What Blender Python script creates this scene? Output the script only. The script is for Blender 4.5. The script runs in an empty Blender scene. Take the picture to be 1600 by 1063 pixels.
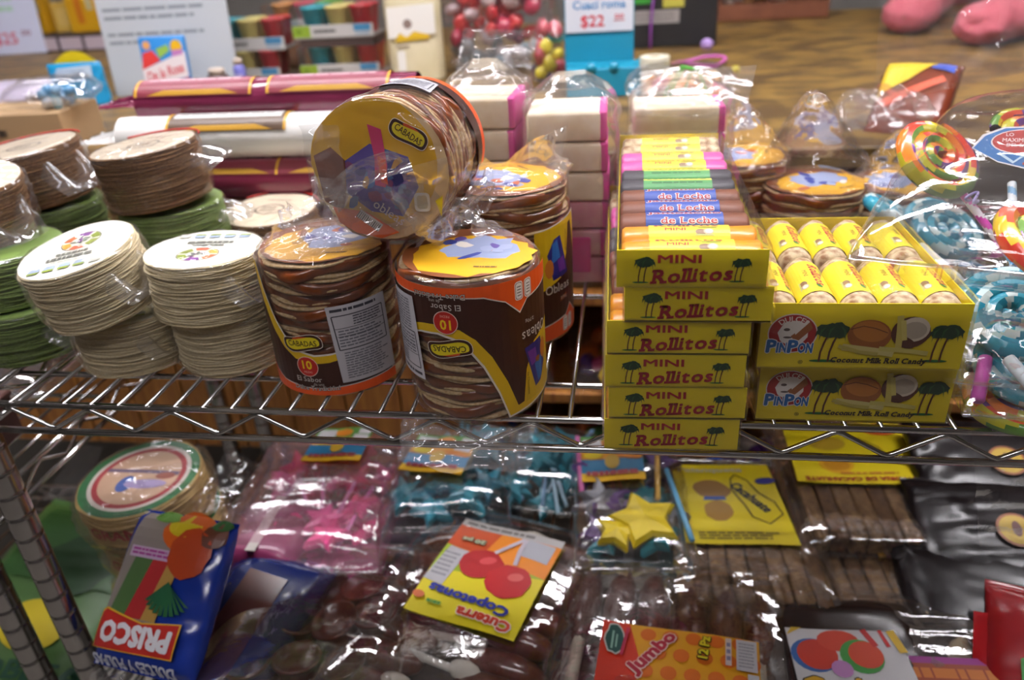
import bpy, bmesh, math, random
import numpy as np
from mathutils import Vector, Matrix
PI = math.pi
sc = bpy.context.scene
COL = sc.collection
rnd = random.Random(7)

# ------------------------------------------------------------------ camera
CAM_LOC = Vector((0.0, -0.503, 0.3357))
PITCH, YAW, ROLL = 0.4867, 0.1608, -0.0614
fw = Vector((-math.sin(YAW) * math.cos(PITCH), math.cos(YAW) * math.cos(PITCH), -math.sin(PITCH)))
rt = Vector((math.cos(YAW), math.sin(YAW), 0))
up = rt.cross(fw)
r2 = rt * math.cos(ROLL) + up * math.sin(ROLL)
u2 = -rt * math.sin(ROLL) + up * math.cos(ROLL)
cd = bpy.data.cameras.new('camera')
cam = bpy.data.objects.new('camera', cd); COL.objects.link(cam)
rot = Matrix((r2, u2, -fw)).transposed().to_4x4()
cam.matrix_world = Matrix.Translation(CAM_LOC) @ rot
cd.sensor_width = 36.0
cd.lens = 36.0 * 1213.0 / 1600.0
cd.clip_start = 0.02; cd.clip_end = 50
cd.dof.use_dof = True
cd.dof.focus_distance = 0.56
cd.dof.aperture_fstop = 5.0
sc.camera = cam

# ------------------------------------------------------------------ light and exposure
sc.view_settings.view_transform = 'Standard'
sc.view_settings.look = 'None'
sc.view_settings.gamma = 1.0
sc.view_settings.use_curve_mapping = False
sc.view_settings.exposure = -0.34
sc.cycles.transparent_max_bounces = 24
sc.cycles.max_bounces = 8
world = bpy.data.worlds.new('shop_ambience'); sc.world = world
world.use_nodes = True
world.node_tree.nodes['Background'].inputs[0].default_value = (0.95, 0.97, 1.0, 1)
world.node_tree.nodes['Background'].inputs[1].default_value = 0.2
LAMP_POWER = 70.0

# ------------------------------------------------------------------ helpers: colour and materials
def lin(h):
    h = h.lstrip('#'); o = []
    for i in (0, 2, 4):
        c = int(h[i:i+2], 16) / 255.0
        o.append(c / 12.92 if c <= 0.04045 else ((c + 0.055) / 1.055) ** 2.4)
    return (o[0], o[1], o[2], 1.0)
MATS = {}
def M(col, rough=0.45, metal=0.0, spec=0.5, noise=0.0, nscale=300.0, col2=None, bump=0.0, coat=0.0, trans=0.0, emit=None, estr=0.0, sss=0.0, wave=None):
    key = (col, rough, metal, spec, noise, nscale, col2, bump, coat, trans, emit, estr, sss, wave)
    if key in MATS: return MATS[key]
    m = bpy.data.materials.new('mat_%d' % len(MATS)); m.use_nodes = True
    nt = m.node_tree; b = nt.nodes['Principled BSDF']
    b.inputs['Base Color'].default_value = lin(col)
    b.inputs['Roughness'].default_value = rough
    b.inputs['Metallic'].default_value = metal
    b.inputs['Specular IOR Level'].default_value = spec
    b.inputs['Coat Weight'].default_value = coat
    b.inputs['Coat Roughness'].default_value = 0.12
    b.inputs['Transmission Weight'].default_value = trans
    if sss:
        b.inputs['Subsurface Weight'].default_value = sss
        b.inputs['Subsurface Scale'].default_value = 0.004
    if emit:
        b.inputs['Emission Color'].default_value = lin(emit)
        b.inputs['Emission Strength'].default_value = estr
    if col2 or bump:
        tc = nt.nodes.new('ShaderNodeTexCoord')
        src = tc.outputs['Object']
        if wave:
            mp = nt.nodes.new('ShaderNodeMapping'); mp.inputs['Scale'].default_value = wave
            nt.links.new(src, mp.inputs[0]); src = mp.outputs[0]
        nz = nt.nodes.new('ShaderNodeTexNoise')
        nz.inputs['Scale'].default_value = nscale; nz.inputs['Detail'].default_value = 5
        nt.links.new(src, nz.inputs['Vector'])
        if col2:
            rp = nt.nodes.new('ShaderNodeValToRGB')
            rp.color_ramp.elements[0].position = 0.5 - max(0.04, 0.3 - noise * 0.25); rp.color_ramp.elements[1].position = 0.5 + max(0.04, 0.3 - noise * 0.25)
            rp.color_ramp.elements[0].color = lin(col); rp.color_ramp.elements[1].color = lin(col2)
            nt.links.new(nz.outputs['Fac'], rp.inputs[0]); nt.links.new(rp.outputs[0], b.inputs['Base Color'])
        if bump:
            bp = nt.nodes.new('ShaderNodeBump'); bp.inputs['Strength'].default_value = bump; bp.inputs['Distance'].default_value = 0.001
            nt.links.new(nz.outputs['Fac'], bp.inputs['Height']); nt.links.new(bp.outputs[0], b.inputs['Normal'])
    MATS[key] = m
    return m

def film_mat(name, tint=(0.98, 0.98, 0.98), base=0.004, haze=0.02, rough=0.055, bscale=70.0, bstr=0.10, hazecol=(0.9, 0.88, 0.88), gain=0.7):
    m = bpy.data.materials.new(name); m.use_nodes = True
    nt = m.node_tree; nt.nodes.clear()
    out = nt.nodes.new('ShaderNodeOutputMaterial')
    tr = nt.nodes.new('ShaderNodeBsdfTransparent'); tr.inputs[0].default_value = (*tint, 1)
    gl = nt.nodes.new('ShaderNodeBsdfGlossy'); gl.inputs['Roughness'].default_value = rough; gl.inputs[0].default_value = (1, 1, 1, 1)
    df = nt.nodes.new('ShaderNodeBsdfDiffuse'); df.inputs[0].default_value = (*hazecol, 1)
    tc = nt.nodes.new('ShaderNodeTexCoord')
    nz = nt.nodes.new('ShaderNodeTexNoise'); nz.inputs['Scale'].default_value = bscale; nz.inputs['Detail'].default_value = 3; nz.inputs['Distortion'].default_value = 1.2
    nt.links.new(tc.outputs['Object'], nz.inputs['Vector'])
    bp = nt.nodes.new('ShaderNodeBump'); bp.inputs['Strength'].default_value = bstr; bp.inputs['Distance'].default_value = 0.004
    nt.links.new(nz.outputs['Fac'], bp.inputs['Height'])
    nt.links.new(bp.outputs[0], gl.inputs['Normal'])
    lw = nt.nodes.new('ShaderNodeFresnel'); lw.inputs['IOR'].default_value = 1.5
    nt.links.new(bp.outputs[0], lw.inputs['Normal'])
    ma = nt.nodes.new('ShaderNodeMath'); ma.operation = 'MULTIPLY_ADD'; ma.use_clamp = True
    ma.inputs[1].default_value = gain; ma.inputs[2].default_value = base
    nt.links.new(lw.outputs[0], ma.inputs[0])
    mn = nt.nodes.new('ShaderNodeMath'); mn.operation = 'MINIMUM'; mn.inputs[1].default_value = 0.4
    nt.links.new(ma.outputs[0], mn.inputs[0])
    m1 = nt.nodes.new('ShaderNodeMixShader'); m1.inputs[0].default_value = haze
    nt.links.new(tr.outputs[0], m1.inputs[1]); nt.links.new(df.outputs[0], m1.inputs[2])
    m2 = nt.nodes.new('ShaderNodeMixShader')
    nt.links.new(mn.outputs[0], m2.inputs[0]); nt.links.new(m1.outputs[0], m2.inputs[1]); nt.links.new(gl.outputs[0], m2.inputs[2])
    nt.links.new(m2.outputs[0], out.inputs[0])
    return m
FILM = film_mat('clear_film')
FILM_SOFT = film_mat('soft_clear_film', base=0.01, haze=0.06, rough=0.09, bscale=50)
FILM_TIGHT = film_mat('tight_clear_film', base=0.004, haze=0.012, rough=0.05, bscale=40, bstr=0.08)
FILM_PINK = film_mat('pinkish_film', tint=(0.98, 0.84, 0.90), base=0.02, haze=0.10, rough=0.08, hazecol=(0.95, 0.75, 0.82))

# ------------------------------------------------------------------ helpers: meshes
class MB:
    def __init__(s): s.v = []; s.f = []; s.mi = []; s.sm = []; s.mats = []
    def add(s, vf, mat, smooth=True, xf=None):
        v, f = vf
        o = len(s.v)
        if xf is not None: v = [xf @ Vector(p) for p in v]
        s.v.extend([tuple(p) for p in v])
        if mat not in s.mats: s.mats.append(mat)
        i = s.mats.index(mat)
        for q in f:
            s.f.append(tuple(a + o for a in q)); s.mi.append(i); s.sm.append(smooth)
        return s
    def mesh(s, name):
        me = bpy.data.meshes.new(name); me.from_pydata(s.v, [], s.f)
        for m in s.mats: me.materials.append(m)
        me.polygons.foreach_set('material_index', s.mi); me.polygons.foreach_set('use_smooth', s.sm)
        me.update(); return me
    def build(s, name, parent=None, loc=(0, 0, 0), rot=(0, 0, 0), kind=None, label=None):
        return link(name, s.mesh(name), parent, loc, rot, kind, label)
def link(name, me, parent=None, loc=(0, 0, 0), rot=(0, 0, 0), kind=None, label=None):
    o = bpy.data.objects.new(name, me); COL.objects.link(o)
    o.location = loc; o.rotation_euler = rot
    if parent is not None: o.parent = parent
    if kind: o['kind'] = kind
    if label: o['label'] = label
    return o
def part(name, vf, mat, parent, loc=(0, 0, 0), rot=(0, 0, 0), smooth=True, kind=None, label=None):
    return MB().add(vf, mat, smooth).build(name, parent, loc, rot, kind, label)
def tag(o, label, cat, group=None, kind=None):
    o['label'] = label; o['category'] = cat
    if group: o['group'] = group
    if kind: o['kind'] = kind
    return o
def thing(name, label, cat, loc=(0, 0, 0), rot=(0, 0, 0), group=None):
    o = bpy.data.objects.new(name, None); COL.objects.link(o)
    o.empty_display_size = 0.01
    o.location = loc; o.rotation_euler = rot
    return tag(o, label, cat, group)
def copy_tree(o, parent=None):
    c = o.copy(); COL.objects.link(c); c.parent = parent
    for ch in list(o.children): copy_tree(ch, c)
    return c

def box(c, s, bev=0.0, seg=1):
    x, y, z = c; a, b, d = s[0] / 2, s[1] / 2, s[2] / 2
    if not bev:
        v = [(x + i * a, y + j * b, z + k * d) for i in (-1, 1) for j in (-1, 1) for k in (-1, 1)]
        return v, [(0, 1, 3, 2), (4, 6, 7, 5), (0, 4, 5, 1), (2, 3, 7, 6), (0, 2, 6, 4), (1, 5, 7, 3)]
    bm = bmesh.new(); bmesh.ops.create_cube(bm, size=1.0)
    for q in bm.verts: q.co = Vector((q.co.x * s[0], q.co.y * s[1], q.co.z * s[2]))
    bmesh.ops.bevel(bm, geom=list(bm.edges), offset=bev, segments=seg, affect='EDGES', profile=0.5)
    bm.verts.index_update()
    r = [tuple(q.co + Vector(c)) for q in bm.verts], [tuple(q.index for q in g.verts) for g in bm.faces]
    bm.free(); return r
def lathe(prof, n=32, cap=True, ang=None):
    v = []; f = []; m = len(prof)
    for (r, z) in prof:
        for i in range(n):
            t = 2 * PI * i / n; v.append((r * math.cos(t), r * math.sin(t), z))
    for k in range(m - 1):
        for i in range(n):
            j = (i + 1) % n; f.append((k * n + i, k * n + j, (k + 1) * n + j, (k + 1) * n + i))
    if cap: f.append(tuple(range(n - 1, -1, -1))); f.append(tuple((m - 1) * n + i for i in range(n)))
    return v, f
def tube(path, r, n=8, rr=None):
    P = [Vector(p) for p in path]; v = []; f = []
    up0 = None
    for k, p in enumerate(P):
        t = (P[min(k + 1, len(P) - 1)] - P[max(k - 1, 0)]).normalized()
        if up0 is None:
            a = Vector((0, 0, 1)) if abs(t.z) < 0.9 else Vector((0, 1, 0))
            up0 = (a - t * a.dot(t)).normalized()
        else:
            up0 = (up0 - t * up0.dot(t)).normalized()
        b = t.cross(up0); q = rr[k] if rr else r
        for i in range(n):
            th = 2 * PI * i / n; v.append(tuple(p + (up0 * math.cos(th) + b * math.sin(th)) * q))
    for k in range(len(P) - 1):
        for i in range(n):
            j = (i + 1) % n; f.append((k * n + i, k * n + j, (k + 1) * n + j, (k + 1) * n + i))
    f.append(tuple(range(n - 1, -1, -1))); f.append(tuple((len(P) - 1) * n + i for i in range(n)))
    return v, f
def tri(x): return 2 * np.abs(2 * (x - np.floor(x + 0.5))) - 1
def crumple(P, N, amp, freq, seed, mask=None, terms=7, aniso=None):
    g = np.random.RandomState(seed); d = np.zeros(P.shape[:-1])
    for i in range(terms):
        k = g.normal(size=3)
        if aniso is not None: k = k * np.array(aniso)
        k /= np.linalg.norm(k) + 1e-9
        fr = freq * (1 + 2.2 * g.rand())
        d += tri(P @ k * fr + g.rand()) * (freq / fr)
    d *= amp / terms * 2
    low = np.zeros(P.shape[:-1])
    for i in range(3):
        k = g.normal(size=3); k /= np.linalg.norm(k); low += np.sin(P @ k * freq * 1.6 + g.rand() * 6.28)
    d = d * (0.25 + 1.1 * np.clip(0.35 + 0.45 * low, 0, 1))
    if mask is not None: d = d * mask
    return P + N * d[..., None]
def surf(fn, nu, nv, wrapu=False, amp=0.0, freq=25.0, seed=1, mask=None, thick=0.0, aniso=None):
    us = np.linspace(0, 1, nu, endpoint=not wrapu); vs = np.linspace(0, 1, nv)
    P = np.array([[fn(u, v) for u in us] for v in vs], float)
    if amp:
        if wrapu: du = np.roll(P, -1, 1) - np.roll(P, 1, 1)
        else: du = np.gradient(P, axis=1)
        dv = np.gradient(P, axis=0)
        N = np.cross(du, dv); N /= np.linalg.norm(N, axis=-1, keepdims=True) + 1e-9
        mk = None
        if mask: mk = np.array([[mask(u, v) for u in us] for v in vs], float)
        P = crumple(P, N, amp, freq, seed, mk, aniso=aniso)
    f = []
    for k in range(nv - 1):
        for i in range(nu if wrapu else nu - 1):
            j = (i + 1) % nu; f.append((k * nu + i, k * nu + j, (k + 1) * nu + j, (k + 1) * nu + i))
    return [tuple(p) for p in P.reshape(-1, 3)], f
def interp(pts, t):
    n = len(pts) - 1; x = min(max(t, 0), 1) * n; i = min(int(x), n - 1); w = x - i
    return tuple(a * (1 - w) + b * w for a, b in zip(pts[i], pts[i + 1]))
def film_lathe(prof, nu=56, nv=30, amp=0.002, freq=28, seed=1, center=(0, 0), sq=0.0):
    def fn(u, v):
        r, z = interp(prof, v); t = 2 * PI * u
        rr = r * (1 + sq * abs(math.sin(2 * t)))
        return (center[0] + rr * math.cos(t), center[1] + rr * math.sin(t), z)
    return surf(fn, nu, nv, True, amp, freq, seed)
def pillow_fn(L, W, H, p=4.0, seal=0.06):
    # closed bag lying flat: u runs round the girth, v along the length (Y); thickness H, bottom near z=0
    def fn(u, v):
        y = (v - 0.5) * L; e = abs(2 * v - 1)
        h = max(0.0, 1 - (min(e / (1 - seal), 1.0)) ** p) ** 0.5
        t = 2 * PI * u; c, s = math.cos(t), math.sin(t)
        x = W / 2 * math.copysign(abs(c) ** 0.55, c)
        z = H / 2 + (H * 0.5 * h + 0.0004) * math.copysign(abs(s) ** 0.8, s)
        return (x, y, z)
    return fn
def pillow_top(L, W, H, p=4.0, seal=0.06):
    def top(x, y):
        e = min(1.0, abs(2 * y / L)); h = max(0.0, 1 - (min(e / (1 - seal), 1.0)) ** p) ** 0.5
        c = min(1.0, abs(2 * x / W)) ** (1 / 0.55); s = max(0.0, 1 - c * c) ** 0.5
        return H / 2 + (H * 0.5 * h + 0.0004) * s ** 0.8
    return top
def pillow(L, W, H, nu=44, nv=34, amp=0.0, freq=25, seed=1, p=4.0, seal=0.06, aniso=None):
    return surf(pillow_fn(L, W, H, p, seal), nu, nv, True, amp, freq, seed, aniso=aniso)

# ------------------------------------------------------------------ helpers: flat print
TXT = {}
def text_mesh(s, bold=0.0, serif=0.0, res=2):
    key = (s, serif); bold = 0.0
    if key in TXT: return TXT[key]
    V = []; F = []
    def one(t):
        cu = bpy.data.curves.new('t', 'FONT'); cu.body = t; cu.size = 1.0; cu.offset = bold; cu.resolution_u = res; cu.fill_mode = 'FRONT'
        ob = bpy.data.objects.new('t', cu); COL.objects.link(ob)
        dg = bpy.context.evaluated_depsgraph_get(); ev = ob.evaluated_get(dg); me = ev.to_mesh()
        v = [(q.co.x, q.co.y) for q in me.vertices]; f = [tuple(p.vertices) for p in me.polygons]
        e = [tuple(q.vertices) for q in me.edges]
        ev.to_mesh_clear(); bpy.data.objects.remove(ob); bpy.data.curves.remove(cu)
        return v, f, e
    if not serif:
        V, F, _ = one(s)
    else:
        x = 0.0
        for ch in s:
            if ch == ' ': x += 0.28; continue
            v, f, e = one(ch)
            if not v: continue
            mn = min(p[0] for p in v); mx = max(p[0] for p in v); y1 = max(p[1] for p in v); y0 = min(p[1] for p in v)
            o = len(V); V += [(p[0] - mn + x, p[1]) for p in v]; F += [tuple(a + o for a in q) for q in f]
            bars = []
            for yy in (y0, y1):
                for (a, b) in e:
                    if abs(v[a][1] - yy) < 1e-3 and abs(v[b][1] - yy) < 1e-3 and 0.03 < abs(v[a][0] - v[b][0]) < 0.3:
                        xa, xb = sorted((v[a][0], v[b][0]))
                        if (ch in 'ilkhdb' or ch in 'rnmu') and yy == y1: bars.append((xa - serif, xb, yy - 0.09, yy))
                        elif ch == 't' and yy == y1: pass
                        else: bars.append((xa - serif, xb + serif, yy if yy == y0 else yy - 0.09, yy + 0.09 if yy == y0 else yy))
            for (a, b, c, d) in bars:
                o = len(V); V += [(a - mn + x, c), (b - mn + x, c), (b - mn + x, d), (a - mn + x, d)]; F.append((o, o + 1, o + 2, o + 3))
            x += (mx - mn) + 0.07 + serif * 0.9
    TXT[key] = (V, F)
    return TXT[key]
def circ(cx, cy, rx, ry=None, n=24, rot=0.0, a0=0.0, a1=2 * PI, jit=0.0, seed=0):
    ry = rx if ry is None else ry; g = random.Random(seed); o = []
    full = abs(a1 - a0 - 2 * PI) < 1e-6
    for i in range(n if full else n + 1):
        t = a0 + (a1 - a0) * i / n; k = 1 + jit * (g.random() - 0.5) * 2
        x, y = rx * k * math.cos(t), ry * k * math.sin(t)
        o.append((cx + x * math.cos(rot) - y * math.sin(rot), cy + x * math.sin(rot) + y * math.cos(rot)))
    return o
def rrect(x0, y0, x1, y1, r, n=4):
    o = []
    for (cx, cy, a) in ((x1 - r, y1 - r, 0), (x0 + r, y1 - r, PI / 2), (x0 + r, y0 + r, PI), (x1 - r, y0 + r, 3 * PI / 2)):
        for i in range(n + 1):
            t = a + PI / 2 * i / n; o.append((cx + r * math.cos(t), cy + r * math.sin(t)))
    return o
class Art:
    def __init__(s): s.items = []; s.layer = 0
    def poly(s, pts, col, rough=0.4, lift=True):
        if lift: s.layer += 1
        s.items.append((list(pts), [tuple(range(len(pts)))], col, s.layer, rough)); return s
    def ring(s, cx, cy, rx, ry, w, col, rot=0.0, n=28, a0=0.0, a1=2 * PI):
        A = circ(cx, cy, rx, ry, n, rot, a0, a1); B = circ(cx, cy, rx - w, ry - w, n, rot, a0, a1); m = len(A)
        s.layer += 1; F = []
        for i in range(m if m == n else m - 1):
            j = (i + 1) % m; F.append((i, j, m + j, m + i))
        s.items.append((A + B, F, col, s.layer, 0.4)); return s
    def band(s, pts, w, col):
        s.layer += 1; V = []; F = []
        for i, p in enumerate(pts):
            a = pts[max(i - 1, 0)]; b = pts[min(i + 1, len(pts) - 1)]
            dx, dy = b[0] - a[0], b[1] - a[1]; l = math.hypot(dx, dy) or 1
            nx, ny = -dy / l * w / 2, dx / l * w / 2
            V += [(p[0] + nx, p[1] + ny), (p[0] - nx, p[1] - ny)]
            if i: F.append((2 * i - 2, 2 * i - 1, 2 * i + 1, 2 * i))
        s.items.append((V, F, col, s.layer, 0.4)); return s
    def rect(s, x0, y0, x1, y1, col): return s.poly([(x0, y0), (x1, y0), (x1, y1), (x0, y1)], col)
    def text(s, t, x, y, w, h, col, bold=0.0, serif=0.0, shear=0.0, rot=0.0, outline=None, ow=0.03, arc=None):
        # centred at x,y and stretched to w by h
        V0, F0 = text_mesh(t, 0, serif)
        for (bb, cc) in ((((bold + ow), outline),) if outline else ()) + ((bold, col),):
            sh = [(0, 0)] if bb <= 0 else [(bb * math.cos(q), bb * math.sin(q)) for q in ([0, PI] if bb < .012 else [PI / 4 + k * PI / 2 for k in range(4)] if bb < .045 else [k * PI / 4 for k in range(8)])]
            x0 = min(p[0] for p in V0); x1 = max(p[0] for p in V0); y0 = min(p[1] for p in V0); y1 = max(p[1] for p in V0)
            kx, ky = w / (x1 - x0), h / (y1 - y0); s.layer = math.floor(s.layer) + 1
            for (sx, sy) in sh:
                o = []
                for p in V0:
                    a = (p[0] + sx - (x0 + x1) / 2) * kx; b = (p[1] + sy - (y0 + y1) / 2) * ky
                    a += b * shear
                    if arc:
                        th = a / arc; a, b = (arc + b) * math.sin(th), (arc + b) * math.cos(th) - arc
                    o.append((x + a * math.cos(rot) - b * math.sin(rot), y + a * math.sin(rot) + b * math.cos(rot)))
                s.items.append((o, F0, cc, s.layer, 0.4)); s.layer += .25
        return s
    def lines(s, x0, y0, x1, y1, n, col, fill=0.5, seed=0, rag=0.15):
        g = random.Random(seed); h = (y1 - y0) / n; s.layer += 1
        for i in range(n):
            a = x0; y = y1 - (i + 0.5) * h
            end = x1 - (x1 - x0) * rag * g.random()
            while a < end - 1e-6:
                b = min(end, a + (x1 - x0) * (0.06 + 0.16 * g.random()))
                s.items.append(([(a, y - h * fill / 2), (b, y - h * fill / 2), (b, y + h * fill / 2), (a, y + h * fill / 2)], [(0, 1, 2, 3)], col, s.layer, 0.5))
                a = b + (x1 - x0) * 0.02
        return s
    def build(s, name, parent, mp, cut=None, cutv=None, step=0.00003, label=None, loc=(0, 0, 0), rot=(0, 0, 0)):
        mb = MB()
        for (V, F, col, lay, rough) in s.items:
            mat = M(col, rough) if isinstance(col, str) else col
            bm = bmesh.new(); vs = [bm.verts.new((p[0], p[1], 0)) for p in V]
            for q in F:
                try: bm.faces.new([vs[i] for i in q])
                except ValueError: pass
            bm.normal_update()
            if any(len(q) > 3 for q in F): bmesh.ops.triangulate(bm, faces=bm.faces[:])
            for (st, ax) in ((cut, 0), (cutv, 1)):
                if not st or not len(bm.verts): continue
                lo = min(q.co[ax] for q in bm.verts); hi = max(q.co[ax] for q in bm.verts)
                k = math.floor(lo / st) + 1
                while k * st < hi:
                    co = Vector((0, 0, 0)); co[ax] = k * st; no = Vector((0, 0, 0)); no[ax] = 1
                    bmesh.ops.bisect_plane(bm, geom=bm.verts[:] + bm.edges[:] + bm.faces[:], plane_co=co, plane_no=no); k += 1
            bm.verts.index_update()
            mb.add(([mp(q.co.x, q.co.y, lay * step) for q in bm.verts], [tuple(q.index for q in g.verts) for g in bm.faces]), mat, False)
            bm.free()
        return mb.build(name, parent, loc, rot, label=label)
def flat(o, ux, uy):
    o, ux, uy = Vector(o), Vector(ux).normalized(), Vector(uy).normalized(); n = ux.cross(uy)
    return lambda u, v, e: tuple(o + ux * u + uy * v + n * (e + 0.00015))
def cyl(R, th0=-PI / 2, z0=0.0, du=.006):
    def mp(u, v, e):
        k = math.floor(u / du); w = u / du - k; a = th0 + k * du / R; b = th0 + (k + 1) * du / R; q = R + e
        return (q * (math.cos(a) * (1 - w) + math.cos(b) * w), q * (math.sin(a) * (1 - w) + math.sin(b) * w), z0 + v)
    return mp
def facet(v, dv, r):   # angle positions of the flat facets a curved print is folded into
    k = math.floor(v / dv); w = v / dv - k; a, b = k * dv / r, (k + 1) * dv / r
    return math.sin(a) * (1 - w) + math.sin(b) * w, math.cos(a) * (1 - w) + math.cos(b) * w
# ------------------------------------------------------------------ the room
FLOOR_Z, CEIL_Z = -1.15, 1.65
def struct(name, vf, mat, parent=None, smooth=False):
    o = part(name, vf, mat, parent, smooth=smooth)
    if parent is None: o['kind'] = 'structure'
    return o
struct('floor', box((0, 1.5, FLOOR_Z - 0.05), (9, 9, 0.1)), M('#8f8a82', 0.45, col2='#7c776e', nscale=6, noise=0.3))
struct('ceiling', box((0, 1.5, CEIL_Z + 0.05), (9, 9, 0.1)), M('#8f8d8a', 0.9))
struct('wall_back', box((0, 5.05, 0.25), (9, 0.1, 2.8)), M('#8f8a84', 0.8, col2='#7c766f', nscale=3))
struct('wall_left', box((-4.05, 1.0, 0.25), (0.1, 8.2, 2.8)), M('#a9a49c', 0.8))
struct('wall_right', box((4.05, 1.0, 0.25), (0.1, 8.2, 2.8)), M('#a9a49c', 0.8))
struct('wall_front', box((0, -3.05, 0.25), (9, 0.1, 2.8)), M('#5f5a56', 0.8, col2='#4f4a46', nscale=3))
def ceiling_lamp(x, y, k, label, power=1.0, length=1.2):
    t = thing('ceiling_lamp', label, 'lamp', (x, y, CEIL_Z), group='ceiling lamps of the shop')
    part('housing', box((0, 0, -0.02), (length + 0.06, 0.22, 0.04), 0.006), M('#dedcd6', 0.4), t, smooth=False)
    for s in (-1, 1):
        part('tube', tube([(-length / 2, s * 0.055, -0.058), (length / 2, s * 0.055, -0.058)], 0.016, 10),
             M('#ffffff', 0.5, emit='#fbf8ff', estr=LAMP_POWER * power), t)
ceiling_lamp(-0.8, 0.42, 0, 'twin tube ceiling lamp above the wafer packs', 2.3)
ceiling_lamp(0.65, 0.40, 1, 'twin tube ceiling lamp above the yellow candy boxes', 2.6)
ceiling_lamp(-0.1, 1.7, 2, 'twin tube ceiling lamp above the wooden counter', 0.55)
ceiling_lamp(-1.9, 2.2, 3, 'twin tube ceiling lamp above the white notice board', 0.5)
ceiling_lamp(1.7, 2.4, 4, 'twin tube ceiling lamp above the person in pink', 0.5)
ceiling_lamp(-0.3, -1.05, 5, 'twin tube ceiling lamp over the customer aisle', 0.75)

# ------------------------------------------------------------------ the wooden counter behind the shelves
OSB = M('#765a22', 0.55, col2='#4a3410', nscale=11, noise=0.9, bump=0.15, wave=(1.0, 1.7, 1.0), coat=0.05)
PLANK = M('#a8702e', 0.55, col2='#855220', nscale=14, noise=0.4, wave=(9.0, 9.0, 0.6))
PLANK_D = M('#4a2418', 0.6)
CT = 0.06
ctr = thing('wooden_counter', 'long wooden counter with chipboard top behind the wire shelves', 'counter', (0, 0, CT))
part('counter_top', box((0.1, 1.38, -0.015), (4.4, 1.64, 0.03), 0.003), OSB, ctr, smooth=False)
k = 0
x = -1.7
while x < -0.3:
    part('plank', box((x, 0.575, -0.28), (0.095, 0.018, 0.49), 0.0015), PLANK, ctr, smooth=False); x += 0.0985
for z in (-0.225, -0.40, -0.56):
    part('shelf_board', box((0.62, 0.72, z), (1.9, 0.32, 0.018), 0.0015), PLANK, ctr, smooth=False)
part('back_panel', box((0.62, 0.89, -0.31), (1.9, 0.012, 0.56)), PLANK_D, ctr, smooth=False)
for x in (-0.32, 1.56):
    part('side_panel', box((x, 0.73, -0.31), (0.02, 0.32, 0.56)), PLANK, ctr, smooth=False)
for x in (-1.9, 1.9):
    for y in (0.95, 2.1): part('leg', box((x, y, -0.62), (0.08, 0.08, 1.18)), PLANK, ctr, smooth=False)

# ------------------------------------------------------------------ chrome wire shelving
CHROME = M('#c9c6c4', 0.14, metal=1.0)
CHROME_D = M('#a7a3a1', 0.22, metal=1.0)
PITCHW = 0.0254
def ring_post(z0, z1, r=0.0127):
    pr = [(r, z0)]; z = math.ceil(z0 / 0.0254) * 0.0254
    while z < z1 - 0.004:
        pr += [(r, z - 0.0035), (r, z - 0.0012), (r - 0.0011, z - 0.0006), (r - 0.0011, z + 0.0006), (r, z + 0.0012), (r, z + 0.0035)]; z += 0.0254
    pr.append((r, z1)); return lathe(pr, 32)
def shelf_level(par, x0, x1, z, y1=0.457, zig0=None, xbars=(0.056, 0.234, 0.40)):
    sub = link('wire_shelf', None, par, (0, 0, z))
    for yy, nm in ((0.0, 'front_rail'), (y1, 'back_rail')):
        for dz in (-0.0035, -0.0310):
            part(nm, tube([(x0, yy, dz), (x1, yy, dz)], 0.0031, 10), CHROME, sub)
        zz0 = x0 + 0.02 if zig0 is None else zig0
        pts = []; xx = zz0
        while xx < x1 - 0.03:
            for dx, dz in ((-0.004, -0.0088), (0.0, -0.0075), (0.004, -0.0088), (0.0341, -0.0258), (0.0381, -0.0272), (0.0421, -0.0258)):
                pts.append((xx + dx, yy, dz))
            xx += 0.0762
        part('zigzag_wire', tube([p for p in pts if x0 < p[0] < x1], 0.0021, 8), CHROME, sub)
    for xx, nm in ((x0, 'side_rail'), (x1, 'side_rail')):
        for dz in (-0.0035, -0.0310):
            part(nm, tube([(xx, 0, dz), (xx, y1, dz)], 0.0031, 10), CHROME, sub)
        pts = []; yy = 0.03
        while yy < y1 - 0.03:
            pts += [(xx, yy, -0.0075), (xx, yy + 0.0381, -0.0272)]; yy += 0.0762
        part('zigzag_wire', tube(pts, 0.0021, 6), CHROME, sub)
    for yy in xbars:
        part('cross_bar', tube([(x0, yy, -0.0066), (x1, yy, -0.0066)], 0.0028, 8), CHROME, sub)
    n = int((x1 - x0) / PITCHW); me = MB().add(tube([(0, -0.002, -0.0019), (0, y1 + 0.002, -0.0019)], 0.0019, 8), CHROME).mesh('wire')
    for i in range(1, n):
        link('wire', me, sub, (x0 + i * PITCHW + 0.0125, 0, 0))
    return sub
unit = thing('wire_shelving_unit', 'chrome wire shelving unit holding the boxed and bagged sweets', 'shelving unit', (0, 0, 0))
X0, X1 = -0.5604, 0.66
shelf_level(unit, X0, X1, 0.0, zig0=-0.5273)
shelf_level(unit, X0, X1, -0.375, zig0=-0.53)
pm = MB().add(ring_post(FLOOR_Z, 0.015), CHROME_D).mesh('post')
for xx in (X0, X1):
    for yy in (0.0, 0.457): link('post', pm, unit, (xx - (0.003 if xx < 0 else -0.003), yy, 0))
unit2 = thing('wire_shelving_unit', 'neighbouring chrome wire shelving unit at the left edge', 'shelving unit', (0, 0, 0))
shelf_level(unit2, -1.35, -0.628, -0.14)
shelf_level(unit2, -1.35, -0.628, -0.48)
pm2 = MB().add(ring_post(FLOOR_Z, -0.13), CHROME_D).mesh('post')
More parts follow.
